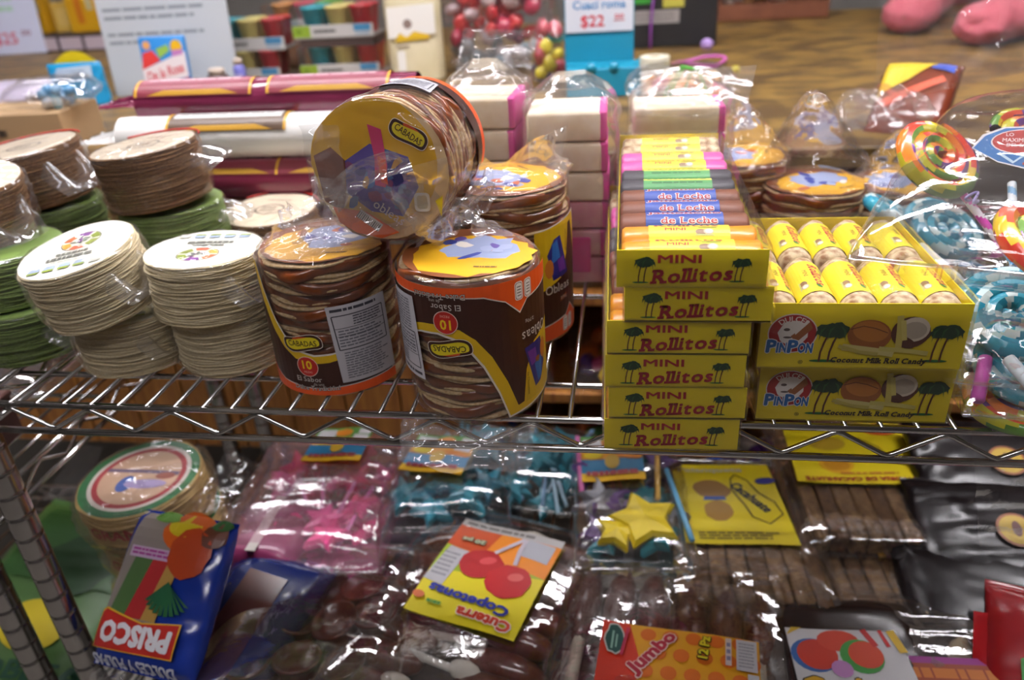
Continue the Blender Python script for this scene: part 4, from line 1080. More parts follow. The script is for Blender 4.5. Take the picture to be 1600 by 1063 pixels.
# bags of red sweets
for i, (x, y, lab) in enumerate(((-.235, 1.29, 'large clear bag of red sweets standing beside the price display'), (-.345, 1.33, 'smaller clear bag of red and white sweets beside the cream pouch'))):
    t = thing('sweets_bag', lab, 'candy bag', (x, y, G))
    heap(t, ['#b0222a', '#c43a3a', '#a83248', '#c8b0b0', '#8a3a5a'], 34 if i == 0 else 20, 0, 0, .045, .060 - .02 * i, .03, .15, .020, 20 + i)
    heap(t, ['#9a9a9c', '#c4c0c0', '#7a8a90'], 10, 0, 0, .0, .055 - .02 * i, .03, .05, .018, 30 + i)
    part('plastic_bag', film_lathe([(.03, 0), (.085 - .025 * i, .01), (.088 - .025 * i, .10), (.08 - .02 * i, .17), (.03, .21), (.05, .24)], 60, 34, .008, 16, 40 + i), FILM, t)
t = thing('sweets_bag', 'small bag of yellow and purple sweets tucked left of the price display', 'candy bag', (-.150, 1.10, G))
heap(t, ['#c9b83a', '#5a5aa8', '#b8505a', '#2f8a8a'], 16, 0, 0, 0, .02, .03, .10, .016, 50); part('plastic_bag', film_lathe([(.02, 0), (.04, .01), (.042, .08), (.02, .12)], 40, 20, .004, 26, 51), FILM, t)
# black boxes and wooden crate far back
t = thing('black_display_box', 'black display box with green and pale labels at the counter back', 'box', (.10, 1.58, G), (0, 0, .05)); part('carton', box((0, 0, .09), (.22, .10, .18), .002), M('#141314', .5), t, smooth=False)
a = Art(); a.rect(-.10, .055, .02, .085, '#8a8480'); a.rect(-.095, .10, -.045, .17, '#2f7a2a'); a.rect(-.02, .09, .03, .17, '#a8a040'); a.lines(-.09, .06, .01, .08, 2, '#6a6460', .4, 3); a.build('box_labels', t, flat((0, -.0505, 0), (1, 0, 0), (0, 0, 1)))
tag(part('purple_ribbon', tube([(-.0, 0, .0), (.0, .01, .05), (.004, .012, .11), (.002, .02, .17)], .003, 8), M('#7a3a8a', .4), None, (.055, 1.50, G)), 'upright purple ribbon before the black display box', 'ribbon')
tag(MB().add(blob(3, .014), M('#a88ac4', .4)).build('wrapped_sweet', None, (.185, 1.47, G + .011)), 'lilac wrapped sweet lying beside the black display box', 'sweet')
t = thing('wooden_crate', 'reddish brown wooden crate at the far side of the counter', 'crate', (.415, 2.05, G))
CR = M('#6a3a1e', .6, col2='#54290f', nscale=30)
for z in (.025, .085): part('slat', box((0, -.05, z), (.31, .008, .045), .001), CR, t, smooth=False); part('slat', box((0, .05, z), (.31, .008, .045), .001), CR, t, smooth=False)
for s in (-1, 1): part('end_board', box((s * .151, 0, .055), (.010, .1, .108), .001), CR, t, smooth=False)
part('base_board', box((0, 0, .004), (.30, .095, .006)), CR, t, smooth=False)
heap(t, ['#b88a5a', '#8a5a3a', '#c8b8a8'], 16, 0, 0, .02, .13, .03, .09, .02, 60)
# notice board
t = thing('notice_board', 'large pale grey notice board with rows of small print', 'notice board', (-.955, 1.115, G), (-.08, 0, .10))
part('board', box((0, 0, .17), (.275, .006, .34), .001), M('#b4b8bb', .5), t, smooth=False)
for k, (y, w) in enumerate(((.262, .22), (.246, .17), (.214, .225), (.198, .19), (.166, .22), (.150, .20), (.118, .21), (.102, .15), (.3, .2))):
    Art().lines(-.125, y, -.125 + w, y + .010, 1, '#7f8388', .6, k + 1, .05).build('print_line', t, flat((0, -.0032, 0), (1, 0, 0), (0, 0, 1)))
part('foot', box((0, .03, .004), (.2, .07, .008)), M('#8a8c90', .5), t, smooth=False)
# red and white candy packet
t = thing('candy_packet', 'red, white and blue candy packet leaning on the notice board', 'candy packet', (-.925, 1.035, G), (-.14, 0, .12))
part('packet_body', box((0, 0, .062), (.092, .018, .124), .004, 2), M('#2f7fc0', .35), t)
a = Art(); a.poly([(-.044, .01), (.046, .02), (.046, .044), (-.036, .026)], '#d0402a'); a.poly([(-.046, .026), (.046, .046), (.046, .094), (-.046, .062)], '#dcd2d2'); a.poly([(-.046, .062), (-.006, .078), (-.020, .098), (-.040, .094)], '#cc3a36'); a.poly(circ(.030, .102, .012, .014, 14), '#d8a81e'); a.poly([(-.008, .082), (.016, .096), (.012, .108), (-.012, .100)], '#8ab04a'); a.poly(circ(-.03, .108, .008, .008, 12), '#d89a5a'); a.poly([(.018, .084), (.042, .088), (.040, .098), (.020, .096)], '#b878b0')
a.text('De la Rosa', .000, .056, .078, .018, '#c04048', bold=.03, rot=.22, shear=.2); a.build('packet_print', t, flat((0, -.0093, 0), (1, 0, 0), (0, 0, 1)))
for i, (x, y, h, c, lab) in enumerate(((-.830, 1.06, .055, '#4a3a34', 'dark small jar beside the red and white packet'), (-.790, 1.08, .070, '#6a6ab0', 'slim lilac tube standing beside the dark jar'))):
    t = thing('small_jar', lab, 'jar', (x, y, G)); r = .022 - .010 * i
    part('jar_body', lathe([(r * .9, 0), (r, .004), (r, h * .75), (r * .7, h * .85)], 20), M(c, .3), t); part('lid', lathe([(r * .75, h * .85), (r * .75, h), (r * .6, h + .002)], 20), M('#b8a898', .4), t)
    a = Art(); a.rect(-r * .9, h * .2, r * .9, h * .6, '#b8a86a' if i == 0 else '#a8a4d0'); a.build('jar_label', t, cyl(r + .0005, du=.004), cut=.004)
# far left: dark rack with price tags, yellow boxes, price card
t = thing('display_rack', 'dark rack with a row of pale price tags at the far left', 'rack', (-1.93, 2.02, G)); part('rack_body', box((.0, .04, .025), (1.0, .20, .05)), M('#2a2224', .5), t, smooth=False)
part('rack_front', box((0, -.065, .025), (1.0, .008, .05)), M('#2a2224', .5), t, smooth=False)
for k in range(6): part('price_tag', box((-.20 + k * .088, -.071, .025), (.076, .003, .038)), M('#b8a8b0', .5), t, smooth=False)
for i, (x, w, d, lab) in enumerate(((-1.935, .062, 0, 'narrow golden yellow box beside the white price card'), (-1.760, .105, 0, 'wide golden yellow box with red mark beside the notice board'), (-1.852, .075, .03, 'stubby straw coloured box between two golden yellow boxes'))):
    h = (.26, .26, .09)[i]
    b = thing('yellow_box', lab, 'box', (x, 2.05 + d, G + .051), (0, 0, .12), 'golden yellow boxes on the dark rack')
    part('carton', box((0, 0, h / 2), (w, .06, h), .002), M('#c08f14' if i < 2 else '#c4a04a', .4), b, smooth=False)
    a = Art(); a.poly(circ(0, h * .8, w * .3, w * .22, 14), '#8a2a20'); a.poly(circ(w * .1, h * .7, w * .2, w * .12, 12), '#3a5a34'); a.rect(w * .15, h * .25, w * .35, h * .5, '#b0a47a'); a.rect(-w * .2, h * .1, 0, h * .6, '#b4641a')
    if i == 2: a = Art().rect(-w * .3, h * .2, w * .3, h * .8, '#cdae62')
    a.build('box_print', b, flat((0, -.0303, 0), (1, 0, 0), (0, 0, 1)))
t = thing('price_card', 'white handwritten price card at the top left corner', 'price card', (-1.985, 1.93, G + .002), (-.10, 0, .12)); part('card', box((0, 0, .13), (.235, .002, .26)), M('#c9cce0', .5), t, smooth=False)
for nm, a in (('price_figures', Art().text('$25', -.005, .045, .075, .040, '#c8506a', bold=.02)), ('price_cents', Art().text('00', .065, .062, .03, .016, '#8a4a70', bold=.02)), ('green_note', Art().lines(-.08, .12, .06, .18, 2, '#a8cbb4', .5, 3, .4)), ('pink_note', Art().lines(-.09, .20, .05, .22, 1, '#e0a8b4', .5, 4))):
    a.build(nm, t, flat((0, -.0012, 0), (1, 0, 0), (0, 0, 1)))
part('card_stick', tube([(0, .004, -.0015), (0, .004, .2)], .004, 8), M('#8a7a5a', .6), t)
# bags and box at the left end of the counter
t = thing('blue_candy_bag', 'bright blue candy bag with yellow top standing left of the notice board', 'candy bag', (-1.120, 1.03, G), (0, 0, .15)); part('bag_body', surf(lambda u, v: (.056 * math.copysign(abs(math.cos(2 * PI * u)) ** .6, math.cos(2 * PI * u)), (.020 * (1 - v) ** .5 + .002) * math.sin(2 * PI * u), v * .082), 36, 18, True, .003, 30, 3), M('#1d8ab8', .3), t)
part('bag_header', surf(lambda u, v: (-.046 + .092 * u, .008, .070 + v * .034 * math.sin(PI * (.1 + .8 * u))), 20, 8, False, .002, 30, 4), M('#d2bb1c', .35), t)
a = Art(); a.poly([(-.040, .052), (.040, .056), (.040, .078), (-.030, .074)], '#b8c8d6'); a.lines(-.034, .056, .036, .072, 2, '#8a9ab0', .5, 2); a.build('bag_print', t, flat((0, -.0235, 0), (1, 0, 0), (0, .12, 1)))
t = thing('white_bag', 'crumpled whitish plastic bag at the left end of the counter', 'bag', (-1.235, .99, G), (0, 0, .2)); part('bag_film', pillow(.14, .17, .055, 40, 26, .006, 20, 6), M('#b8aec0', .3), t); part('bag_knot', tube([(.05, -.06, .03), (.075, -.085, .045), (.085, -.10, .04)], .007, 8), M('#c4bccb', .3), t)
t = thing('cardboard_box', 'tan cardboard box at the left edge of the counter', 'box', (-.985, .70, G), (0, 0, .1)); part('carton', box((0, 0, .028), (.17, .12, .056), .001), M('#a98a64', .7), t, smooth=False); part('tape_strip', box((0, 0, .0565), (.17, .03, .0006)), M('#b89a70', .3), t, smooth=False); a = Art(); a.lines(-.06, .02, .0, .035, 1, '#3a3028', .7, 2); a.build('box_print', t, flat((0, -.0605, 0), (1, 0, 0), (0, 0, 1)))
t = thing('blue_candy_bag', 'pale blue see-through candy bag lying on the cardboard box', 'candy bag', (-.930, .70, G + .058), (0, 0, .3)); heap(t, ['#4a86b0', '#7aa0bc', '#2f9ac0'], 14, 0, 0, 0, .035, .025, .03, .012, 8); part('plastic_bag', pillow(.10, .13, .045, 40, 26, .004, 30, 8), FILM, t)
# chocolate bag and grey film at the right
t = thing('chocolate_bag', 'chocolate sweets bag with yellow and blue corner behind the lollipops', 'candy bag', (.400, .68, G + .012), (.62, 0, -.45)); part('bag_body', pillow(.14, .10, .045, 40, 28, .003, 26, 9), M('#6a2f1c', .2, coat=.4), t); _tp = pillow_top(.14, .10, .045)
a = Art(); a.poly([(-.045, .062), (.020, .062), (-.010, .020), (-.045, -.01)], '#c9ac14'); a.poly([(.020, .062), (.042, .062), (.042, .040), (.012, .045)], '#27409a'); a.poly([(-.04, -.02), (.03, .03), (.036, .022), (-.03, -.032)], '#c8481e'); a.build('bag_print', t, lambda u, v, e: (u, v, _tp(u, v) + e + .0022), cut=.01, cutv=.01, step=.00015)
t = thing('film_heap', 'heap of crumpled clear wrap beyond the peaked wafer bag', 'plastic wrap', (.335, .60, G)); part('wrap', film_lathe([(.05, 0), (.062, .02), (.05, .05), (.015, .066)], 50, 24, .012, 22, 77), FILM_SOFT, t); part('wrap_fold', surf(lambda u, v: (-.07 + .14 * u, -.03 + .05 * v, .03 + .03 * math.sin(u * 5) * v), 24, 14, False, .008, 30, 78), FILM_SOFT, t)

# ------------------------------------------------------------------ person leaning on the counter
SKIN = M('#b98a68', .5, sss=.1); PINKJ = M('#b85a64', .8, col2='#a94c58', nscale=60, bump=.2); JEAN = M('#2a3040', .8)
def skin_obj(name, verts, edges, radii, mat, parent, root=0, sub=2):
    me = bpy.data.meshes.new(name); me.from_pydata([tuple(v) for v in verts], edges, []); me.materials.append(mat)
    o = link(name, me, parent); o.modifiers.new('skin', 'SKIN'); s = o.modifiers.new('sub', 'SUBSURF'); s.levels = sub; s.render_levels = sub
    sk = me.skin_vertices[0].data
    for i, r in enumerate(radii): sk[i].radius = (r, r) if not isinstance(r, tuple) else r
    for q in sk: q.use_root = False
    sk[root].use_root = True
    o.modifiers['skin'].use_smooth_shade = True
    return o
pp = thing('person', 'person in a loose pink jacket leaning over the wooden counter', 'person', (1.0, 2.55, FLOOR_Z))
dz = -FLOOR_Z
def W(x, y, z): return (x - 1.0, y - 2.55, z + dz)
J = [W(1.02, 2.60, -.20), W(1.02, 2.52, .0), W(1.02, 2.36, .22), W(1.02, 2.24, .36), W(1.01, 2.16, .46), W(1.00, 2.12, .56), W(1.0, 2.08, .66), W(1.0, 2.08, .74),
     W(.86, 2.26, .36), W(.82, 1.90, .14), W(.69, 1.66, .106), W(1.19, 2.20, .36), W(1.02, 1.64, .14), W(.79, 1.42, .106),
     W(.93, 2.60, -.25), W(.93, 2.62, -.66), W(.93, 2.66, -1.08), W(.93, 2.56, -1.12), W(1.11, 2.60, -.25), W(1.11, 2.64, -.66), W(1.11, 2.68, -1.08), W(1.11, 2.58, -1.12)]
E_ = [(0, 1), (1, 2), (2, 3), (3, 4), (4, 5), (5, 6), (6, 7), (3, 8), (8, 9), (9, 10), (3, 11), (11, 12), (12, 13), (0, 14), (14, 15), (15, 16), (16, 17), (0, 18), (18, 19), (19, 20), (20, 21)]
RR = [.12, .12, .14, .12, .055, .075, .095, .06, .058, .045, .032, .058, .045, .032, .085, .055, .04, .035, .085, .055, .04, .035]
def hand(base, d, side):
    V = []; E = []; R = []
    d = Vector(d).normalized(); s = Vector(side).normalized(); n = d.cross(s)
    B = Vector(base); i0 = None
    V.append(B + d * .005); R.append((.034, .018)); pi_ = 0
    for k, (off, L) in enumerate(((-.030, .050), (-.010, .058), (.010, .055), (.028, .042))):
        a = B + d * .022 + s * off; b = a + d * L * .5 - n * .008; c = b + d * L * .35 - n * .022
        j = len(V); V += [a, b, c]; R += [.0095, .0088, .0078]; E += [(0, j), (j, j + 1), (j + 1, j + 2)]
    j = len(V); V += [B + d * .015 - s * .03, B + d * .04 - s * .045 - n * .012]; R += [.011, .009]; E += [(0, j), (j, j + 1)]
    return V, E, R
for (wi, d, sd) in ((10, (-.15, -1, -.1), (1, -.1, 0)), (13, (-.6, -.8, -.05), (.8, -.6, 0))):
    V, E, R = hand(Vector(J[wi]), d, sd); o = len(J); J += [tuple(v) for v in V]; E_ += [(a + o, b + o) for a, b in E] + [(wi, o)]; RR += R
body = skin_obj('body', J, E_, RR, SKIN, pp)
jk = [J[1], J[2], J[3], J[4], J[8], J[9], J[10], J[11], J[12], J[13]]
skin_obj('jacket', [J[0]] + jk, [(0, 1), (1, 2), (2, 3), (3, 4), (3, 5), (5, 6), (6, 7), (3, 8), (8, 9), (9, 10)], [.15, .155, .165, .145, .085, .09, .075, .052, .09, .08, .056], PINKJ, pp)
for (wi, d) in ((10, (-.45, -.9, -.05)), (13, (-.72, -.68, -.06))):
    q = Vector(d).normalized().to_track_quat('Z', 'Y').to_matrix().to_4x4(); q = q @ Matrix.Diagonal((1, .72, 1, 1)); q.translation = Vector(J[wi]) - Vector(d).normalized() * .05
    V, F = film_lathe([(.050, .0), (.060, .02), (.064, .06), (.060, .105), (.050, .135), (.036, .150), (.016, .158), (.003, .160)], 36, 24, .010, 14, 60 + wi)
    part('sleeve_cuff', ([tuple(q @ Vector(v)) for v in V], F), PINKJ, pp)
skin_obj('trousers', [J[0], J[14], J[15], J[16], J[18], J[19], J[20]], [(0, 1), (1, 2), (2, 3), (0, 4), (4, 5), (5, 6)], [.15, .11, .08, .065, .11, .08, .065], JEAN, pp)
hc = Vector(J[6])
hv, hf = blob(5, 1.0, .05)
part('hair', ([(v[0] * .098, v[1] * .108 + .012, v[2] * .115 + .02) for v in hv], hf), M('#241812', .6), pp, tuple(hc))
fm = MB()
for s in (-1, 1): fm.add(lathe([(.001, -.006), (.008, -.004), (.010, 0), (.008, .003), (.001, .005)], 12), M('#e4ddd6', .3), xf=Matrix.Translation((s * .032, -.088, .005)) @ Matrix.Rotation(PI / 2, 4, 'X')); fm.add(lathe([(.001, 0), (.0045, .001), (.001, .002)], 10), M('#20140e', .3), xf=Matrix.Translation((s * .032, -.094, .005)) @ Matrix.Rotation(PI / 2, 4, 'X')); fm.add(([(v[0] * .010, v[1] * .016, v[2] * .026) for v in hv], hf), SKIN, xf=Matrix.Translation((s * .094, 0, 0)))
fm.add(([(v[0] * .013, v[1] * .018, v[2] * .022) for v in hv], hf), SKIN, xf=Matrix.Translation((0, -.098, -.02))); fm.add(([(v[0] * .024, v[1] * .006, v[2] * .006) for v in hv], hf), M('#8a4a44', .5), xf=Matrix.Translation((0, -.090, -.050)))
fm.build('face', pp, tuple(hc))
# ------------------------------------------------------------------ lower shelf
ZL = -.3745
def spread(par, name, me, spots):
    for (x, y, z, r) in spots: link(name, me, par, (x, y, z), r)
def ellip(rx, ry, rz, seed=1, k=.06, sub=2):
    V, F = blob(seed, 1.0, k); return [(v[0] * rx, v[1] * ry, v[2] * rz) for v in V], F
CHOC = M('#4a1d12', .28, col2='#5c281a', nscale=50, coat=.45); CHOC2 = M('#43170f', .3, col2='#571f14', nscale=60, coat=.5)
MARSH = M('#d9d2c4', .7)
LOWG = 'sweets packs on the lower shelf'
# plain risers so the front packs sit high, like the packs piled below
def under(label, x0, x1, y0, y1, z1, col, seed):
    t = thing('candy_bag', label, 'candy bag', ((x0 + x1) / 2, (y0 + y1) / 2, ZL), group=LOWG)
    part('bag_body', pillow(y1 - y0, x1 - x0, z1 - ZL, 40, 30, .003, 22, seed, p=8.0), M(col, .35, coat=.2), t)
    part('bag_seam', box((0, 0, z1 - ZL + .0005), (.012, (y1 - y0) * .8, .001)), M('#b9b2aa', .4), t, smooth=False)
# --- chocolate lollies with cherry label
t = thing('chocolate_lolly_pack', 'pack of chocolate marshmallow lollies with yellow cherry label', 'lolly pack', (-.158, .088, ZL + .035), (0, 0, -.28), LOWG)
cm = MB().add(ellip(.046, .0165, .0175, 3, .10), CHOC).mesh('lolly_head'); wm = MB().add(ellip(.018, .010, .012, 4, .1), MARSH).mesh('marshmallow_end'); sm = MB().add(tube([(-.035, 0, 0), (.035, 0, 0)], .0042, 8), M('#cfcac0', .5)).mesh('stick')
for i in range(9):
    y = -.150 + i * .0335
    for s in (-1, 1):
        h = link('lolly_head', cm, t, (s * .060 + rnd.uniform(-.003, .003), y + rnd.uniform(-.002, .002), .0185), (rnd.uniform(-.2, .2), 0, rnd.uniform(-.08, .08)))
        if (i + s) % 3 == 0: link('marshmallow_end', wm, h, (-s * .034, .005, .010), (0, 0, 0))
    link('stick', sm, t, (rnd.uniform(-.008, .008), y + .008, .026), (0, rnd.uniform(-.05, .05), rnd.uniform(-.1, .1)))
part('plastic_bag', pillow(.345, .235, .045, 60, 46, .0012, 26, 201, p=8.0, seal=.03), FILM_TIGHT, t, (0, -.012, -.001))
a = Art(); a.poly([(-.066, -.072), (.062, -.072), (.062, .078), (-.066, .078)], '#d6c61a'); a.poly([(-.066, -.012), (.062, .012), (.062, .078), (-.066, .078)], '#9ab02a'); a.poly([(-.066, .030), (-.01, .022), (.062, .012), (.062, .072), (-.066, .072)], '#d8801e'); a.poly([(-.066, .030), (-.02, .026), (-.012, .066), (-.066, .072)], '#b8481c')
a.rect(-.066, .066, .062, .078, '#a8a4a0'); a.lines(-.06, .068, .03, .076, 1, '#6a6662', .6, 3)
a.poly([(.020, .038), (.056, .034), (.056, .064), (.022, .066)], '#a6a6ac'); a.poly([(-.066, -.028), (-.042, -.030), (-.036, .026), (-.060, .028)], '#b2b0b2'); a.lines(-.062, -.02, -.042, .02, 6, '#8a888c', .5, 4)
a.poly(circ(-.014, .012, .026, .022, 22, jit=.05, seed=2), '#a41a1e'); a.poly(circ(.026, -.004, .026, .024, 22, jit=.05, seed=3), '#b01c20'); a.poly(circ(-.008, .018, .010, .006, 12, .4), '#c8484a'); a.poly(circ(.032, .003, .009, .006, 12, .3), '#cc5a54')
a.band([(-.006, .032), (.012, .056), (.018, .064)], .005, '#b9b0b8'); a.band([(.024, .020), (.020, .044), (.020, .064)], .005, '#b9b0b8')
a.text('20 pz', -.038, .044, .028, .0075, '#cfd0b0', bold=.03, rot=PI + .05, outline='#2a3a24', ow=.12)
a.text('Copetonas', -.004, -.040, .096, .0155, '#1f2a86', bold=.05, rot=PI - .08); a.text('Cuterra', .022, -.061, .062, .012, '#c03a1e', bold=.05, rot=PI - .06, outline='#e6ddd4', ow=.06); a.lines(-.046, -.059, -.026, -.053, 1, '#4a8a3a', .7, 2); a.poly(circ(-.058, -.052, .007, .005, 10), '#c86a3a')
a.build('printed_label', t, lambda u, v, e: (u + .006, v + .032, .0478 + e + .0018 * math.sin(u * 40) + .002 * math.cos(v * 30)), cut=.012, cutv=.012, step=.00015)
# --- jumbo lollies
t = thing('chocolate_lolly_pack', 'pack of jumbo chocolate lollies with orange dotted label', 'lolly pack', (.052, .060, ZL + .034), (0, 0, -.10), LOWG)
jm = MB().add(ellip(.0182, .052, .019, 6, .05), CHOC2).mesh('lolly_head'); js = MB().add(tube([(0, -.03, 0), (0, -.105, 0)], .0065, 8), M('#d2c8b4', .6)).mesh('stick')
for i in range(6):
    h = link('lolly_head', jm, t, (-.092 + i * .0365, .042 + rnd.uniform(-.003, .006), .021), (0, rnd.uniform(-.2, .2), rnd.uniform(-.06, .06))); link('stick', js, h)
part('plastic_bag', pillow(.285, .245, .044, 60, 46, .0012, 26, 203, p=8.0, seal=.03), FILM_TIGHT, t, (0, -.022, -.001))
a = Art(); a.poly([(-.072, -.14), (.080, -.14), (.080, .026), (-.072, .030)], '#d89a1c'); a.poly([(-.072, -.14), (-.072, .030), (-.045, .0285), (-.030, -.02), (-.040, -.07), (-.02, -.14)], '#c8341e')
for k in range(16):
    x = -.026 + (k % 5) * .022 + (k // 5 % 2) * .011; y = .018 - (k // 5) * .022
    a.poly(circ(x, y, .0078, .0078, 14), '#d0681e')
a.poly(circ(.006, -.085, .052, .048, 28), '#3a0e0c'); a.poly(circ(.006, -.086, .050, .046, 28), '#b01616')
a.text('Jumbo', -.020, -.006, .060, .017, '#a81c34', bold=.05, rot=.92, outline='#e8cfc4', ow=.06)
a.poly(circ(-.058, .004, .010, .019, 16, .15, jit=.12, seed=5), '#c9c4bc'); a.poly(circ(-.058, .004, .0086, .0172, 16, .15, jit=.12, seed=5), '#1f4a44'); a.band([(-.060, -.008), (-.060, .014)], .002, '#8ab0a0'); a.band([(-.056, -.006), (-.056, .010)], .0016, '#8ab0a0'); a.band([(-.050, -.014), (-.046, .020)], .003, '#b02a4a')
a.text('12 Pz', .028, .006, .026, .0085, '#d2c21c', bold=.05, rot=PI / 2 - .1, outline='#2a2a10', ow=.08)
a.rect(.048, -.012, .0535, .020, '#c2b4b0'); a.lines(.049, -.008, .053, .016, 3, '#6a6a8a', .6, 6); a.rect(.058, -.016, .077, .020, '#b6b4b8'); a.lines(.060, -.013, .075, .017, 8, '#8c8a90', .5, 8); a.rect(.068, -.030, .078, -.019, '#b6b4b8')
a.build('printed_label', t, lambda u, v, e: (u + .004, v - .026, .0446 + e + .002 * math.sin(u * 30) + .0015 * math.cos(v * 35)), cut=.012, cutv=.012, step=.00015)
# --- chocolate cups bag
t = thing('chocolate_cup_bag', 'clear bag of dark chocolate cups beside the cherry label pack', 'chocolate bag', (-.325, .045, ZL + .025), (0, 0, .1), LOWG)
cup = MB().add(lathe([(.018, 0), (.024, .016), (.0255, .017), (.0255, .0195), (.0225, .0195), (.0215, .014), (.010, .013), (.001, .0135)], 26, cap=False), CHOC2).mesh('chocolate_cup')
for i, (x, y) in enumerate([(-.05, .055), (.0, .062), (.05, .050), (-.072, .005), (-.022, .008), (.030, .002), (.07, .01), (-.055, -.042), (-.002, -.045), (.05, -.048), (-.08, -.09), (-.03, -.092), (.03, -.095)]):
    link('chocolate_cup', cup, t, (x, y, .022 + rnd.uniform(0, .010)), (rnd.uniform(-.35, .35), rnd.uniform(-.35, .35), 0))
for i, (x, y) in enumerate([(-.06, .03), (.02, .03), (-.03, -.03), (.05, -.02), (.0, -.08)]): link('chocolate_cup', cup, t, (x, y, .003))
part('plastic_bag', pillow(.27, .22, .062, 60, 46, .0018, 22, 205, p=6.0), FILM_TIGHT, t)
under('dark plum bag lying under the chocolate cups', -.425, -.225, -.06, .15, ZL + .026, '#3a2024', 12)
# --- fruit bag, blue with red name panel
t = thing('fruit_candy_bag', 'blue fruit candy bag with upside-down red name panel', 'candy bag', (-.458, .036, -.262), (.72, -.06, -.20), LOWG)
L_, W_, H_ = .158, .128, .034
ptop = pillow_top(L_, W_, H_, 5.0); BLUEB = M('#17318c', .25, coat=.3)
part('bag_body', pillow(L_, W_, H_, 56, 44, .0016, 30, 207, p=5.0), BLUEB, t)
a = Art()
a.poly([(-.058, -.030), (.012, -.030), (.022, .076), (-.050, .076)], '#8a7f78'); a.poly([(-.050, -.028), (-.028, -.028), (-.012, .03), (-.034, .04)], '#4a6a3a'); a.poly([(-.028, -.028), (-.006, -.028), (.008, .03), (-.010, .04)], '#a8282a'); a.poly([(-.006, -.028), (.012, -.028), (.022, .03), (.008, .034)], '#b08a44')
a.rect(-.046, .030, .012, .041, '#c4a8c4'); a.lines(-.043, .032, .010, .040, 2, '#a03a8c', .6, 2)
a.poly(circ(.016, .062, .030, .022, 20, jit=.06, seed=4), '#c85a14'); a.poly(circ(.010, .068, .020, .012, 16), '#c9b41c'); a.poly(circ(.028, .042, .024, .026, 20, jit=.07, seed=6), '#a83a10'); a.poly(circ(.048, .064, .014, .016, 14, jit=.1, seed=7), '#5a2a18'); a.poly(circ(-.018, .074, .018, .006, 12), '#5a8a2a'); a.poly(circ(.050, .074, .012, .006, 10), '#2a5a28')
for k in range(10):
    q = -1.25 + k * .28; a.poly([(.020, .008), (.020 + .026 * math.sin(q) + .003, -.004 - .016 * math.cos(q)), (.020 + .026 * math.sin(q) - .002, -.003 - .018 * math.cos(q)), (.016, .012)], '#1f5a38')
a.poly([(-.060, -.062), (.044, -.058), (.046, -.024), (.000, -.030), (-.050, -.022), (-.056, -.026)], '#d8a82a'); a.poly([(-.058, -.061), (.043, -.057), (.044, -.0255), (.000, -.0315), (-.050, -.024), (-.055, -.028)], '#b0241e')
a.text('PRISCO', -.006, -.0435, .086, .0185, '#d9d8dc', bold=.06, rot=PI + .02, shear=.1); a.text('DULCES Y PULPAS', -.004, -.071, .104, .010, '#c6c8d6', bold=.04, rot=PI + .02)
a.build('bag_print', t, lambda u, v, e: (u, v, ptop(u, v) + e + .0022), cut=.010, cutv=.010, step=.00015)
part('clear_lip', surf(lambda u, v: (-.06 + .13 * u, -.082 - .030 * v, .018 + .012 * math.sin(u * 7) * v), 30, 14, False, .006, 40, 208), FILM_SOFT, t)
t = thing('fruit_candy_bag', 'dark blue fruit candy bag peeking out under the named blue bag', 'candy bag', (-.400, .035, ZL + .03), (.25, .05, -.25), LOWG)
part('bag_body', pillow(.22, .12, .05, 50, 40, .003, 26, 209, p=5.0), M('#101c4c', .25, coat=.3), t); part('clear_window', box((.0, 0, .0505), (.05, .14, .001)), M('#4a2a24', .2), t, smooth=False)
under('brown sweets bag supporting the blue fruit bags', -.470, -.360, .10, .22, -.270, '#7a2a50', 14)
# --- round pack with tricolour rings
TAN = M('#b89a62', .6, col2='#a08048', nscale=60)
for k, (x, y, z, lab) in enumerate(((-.545, .158, ZL + .001, 'round tan wafer pack at the bottom of the tricolour stack'), (-.545, .158, ZL + .058, 'round tan wafer pack in the middle of the tricolour stack'), (-.548, .150, ZL + .120, 'round wafer pack with red, white and green rings topping its stack'))):
    t = thing('round_wafer_pack', lab, 'wafer pack', (x, y, z), ((0, 0, .0), (0, 0, 0), (.05, -.02, .05))[k], LOWG)
    R = .069; H = .055
    part('wafer_disc_stack', wafer_stack_mesh(R, H, 14, 300 + k, 48), TAN, t, kind='stuff')
    a = Art(); a.poly(circ(0, 0, R * .97, n=44), '#175a2a'); a.poly(circ(0, 0, R * .83, n=44), '#b8aea4'); a.poly(circ(0, 0, R * .76, n=44), '#8f1c24'); a.poly(circ(0, 0, R * .67, n=44), '#b08f74')
    a.band([(-.045, .012), (.0, .010), (.045, .006)], .006, '#5a4a64'); a.poly(circ(-.012, -.012, .010, .014, 14), '#2a4a8a'); a.poly(circ(.012, -.012, .026, .008, 14), '#8a7a9c'); a.poly(circ(.03, .002, .012, .006, 12), '#8a4a3a')
    a.build('round_label', t, flat((0, 0, H + .0004), (1, 0, 0), (0, 1, 0)))
    b = Art(); b.text('GRANDE', 0, H * .60, .085, .014, '#a8483a', bold=.04); b.lines(-.03, H * .2, .03, H * .3, 1, '#7a6a4a', .6, 2); b.build('side_print', t, cyl(R + .0025, -PI / 2 + .15, du=.008), cut=.008)
    part('plastic_wrap', film_lathe([(R * .3, -.0006), (R + .002, .002), (R + .010, H * .5), (R + .004, H), (R * .7, H + .003), (.002, H + .003)], 70, 30, .006, 26, 310 + k), FILM, t)
    if k == 2:
        drape(t, [(.075, -.03, .04), (.085, .05, .055), (.125, .05, .03), (.115, -.04, .02)], 24, 18, .006, 30, 320); drape(t, [(-.075, -.02, .04), (-.07, .05, .06), (-.12, .07, .05), (-.125, -.01, .03)], 24, 18, .008, 30, 321)
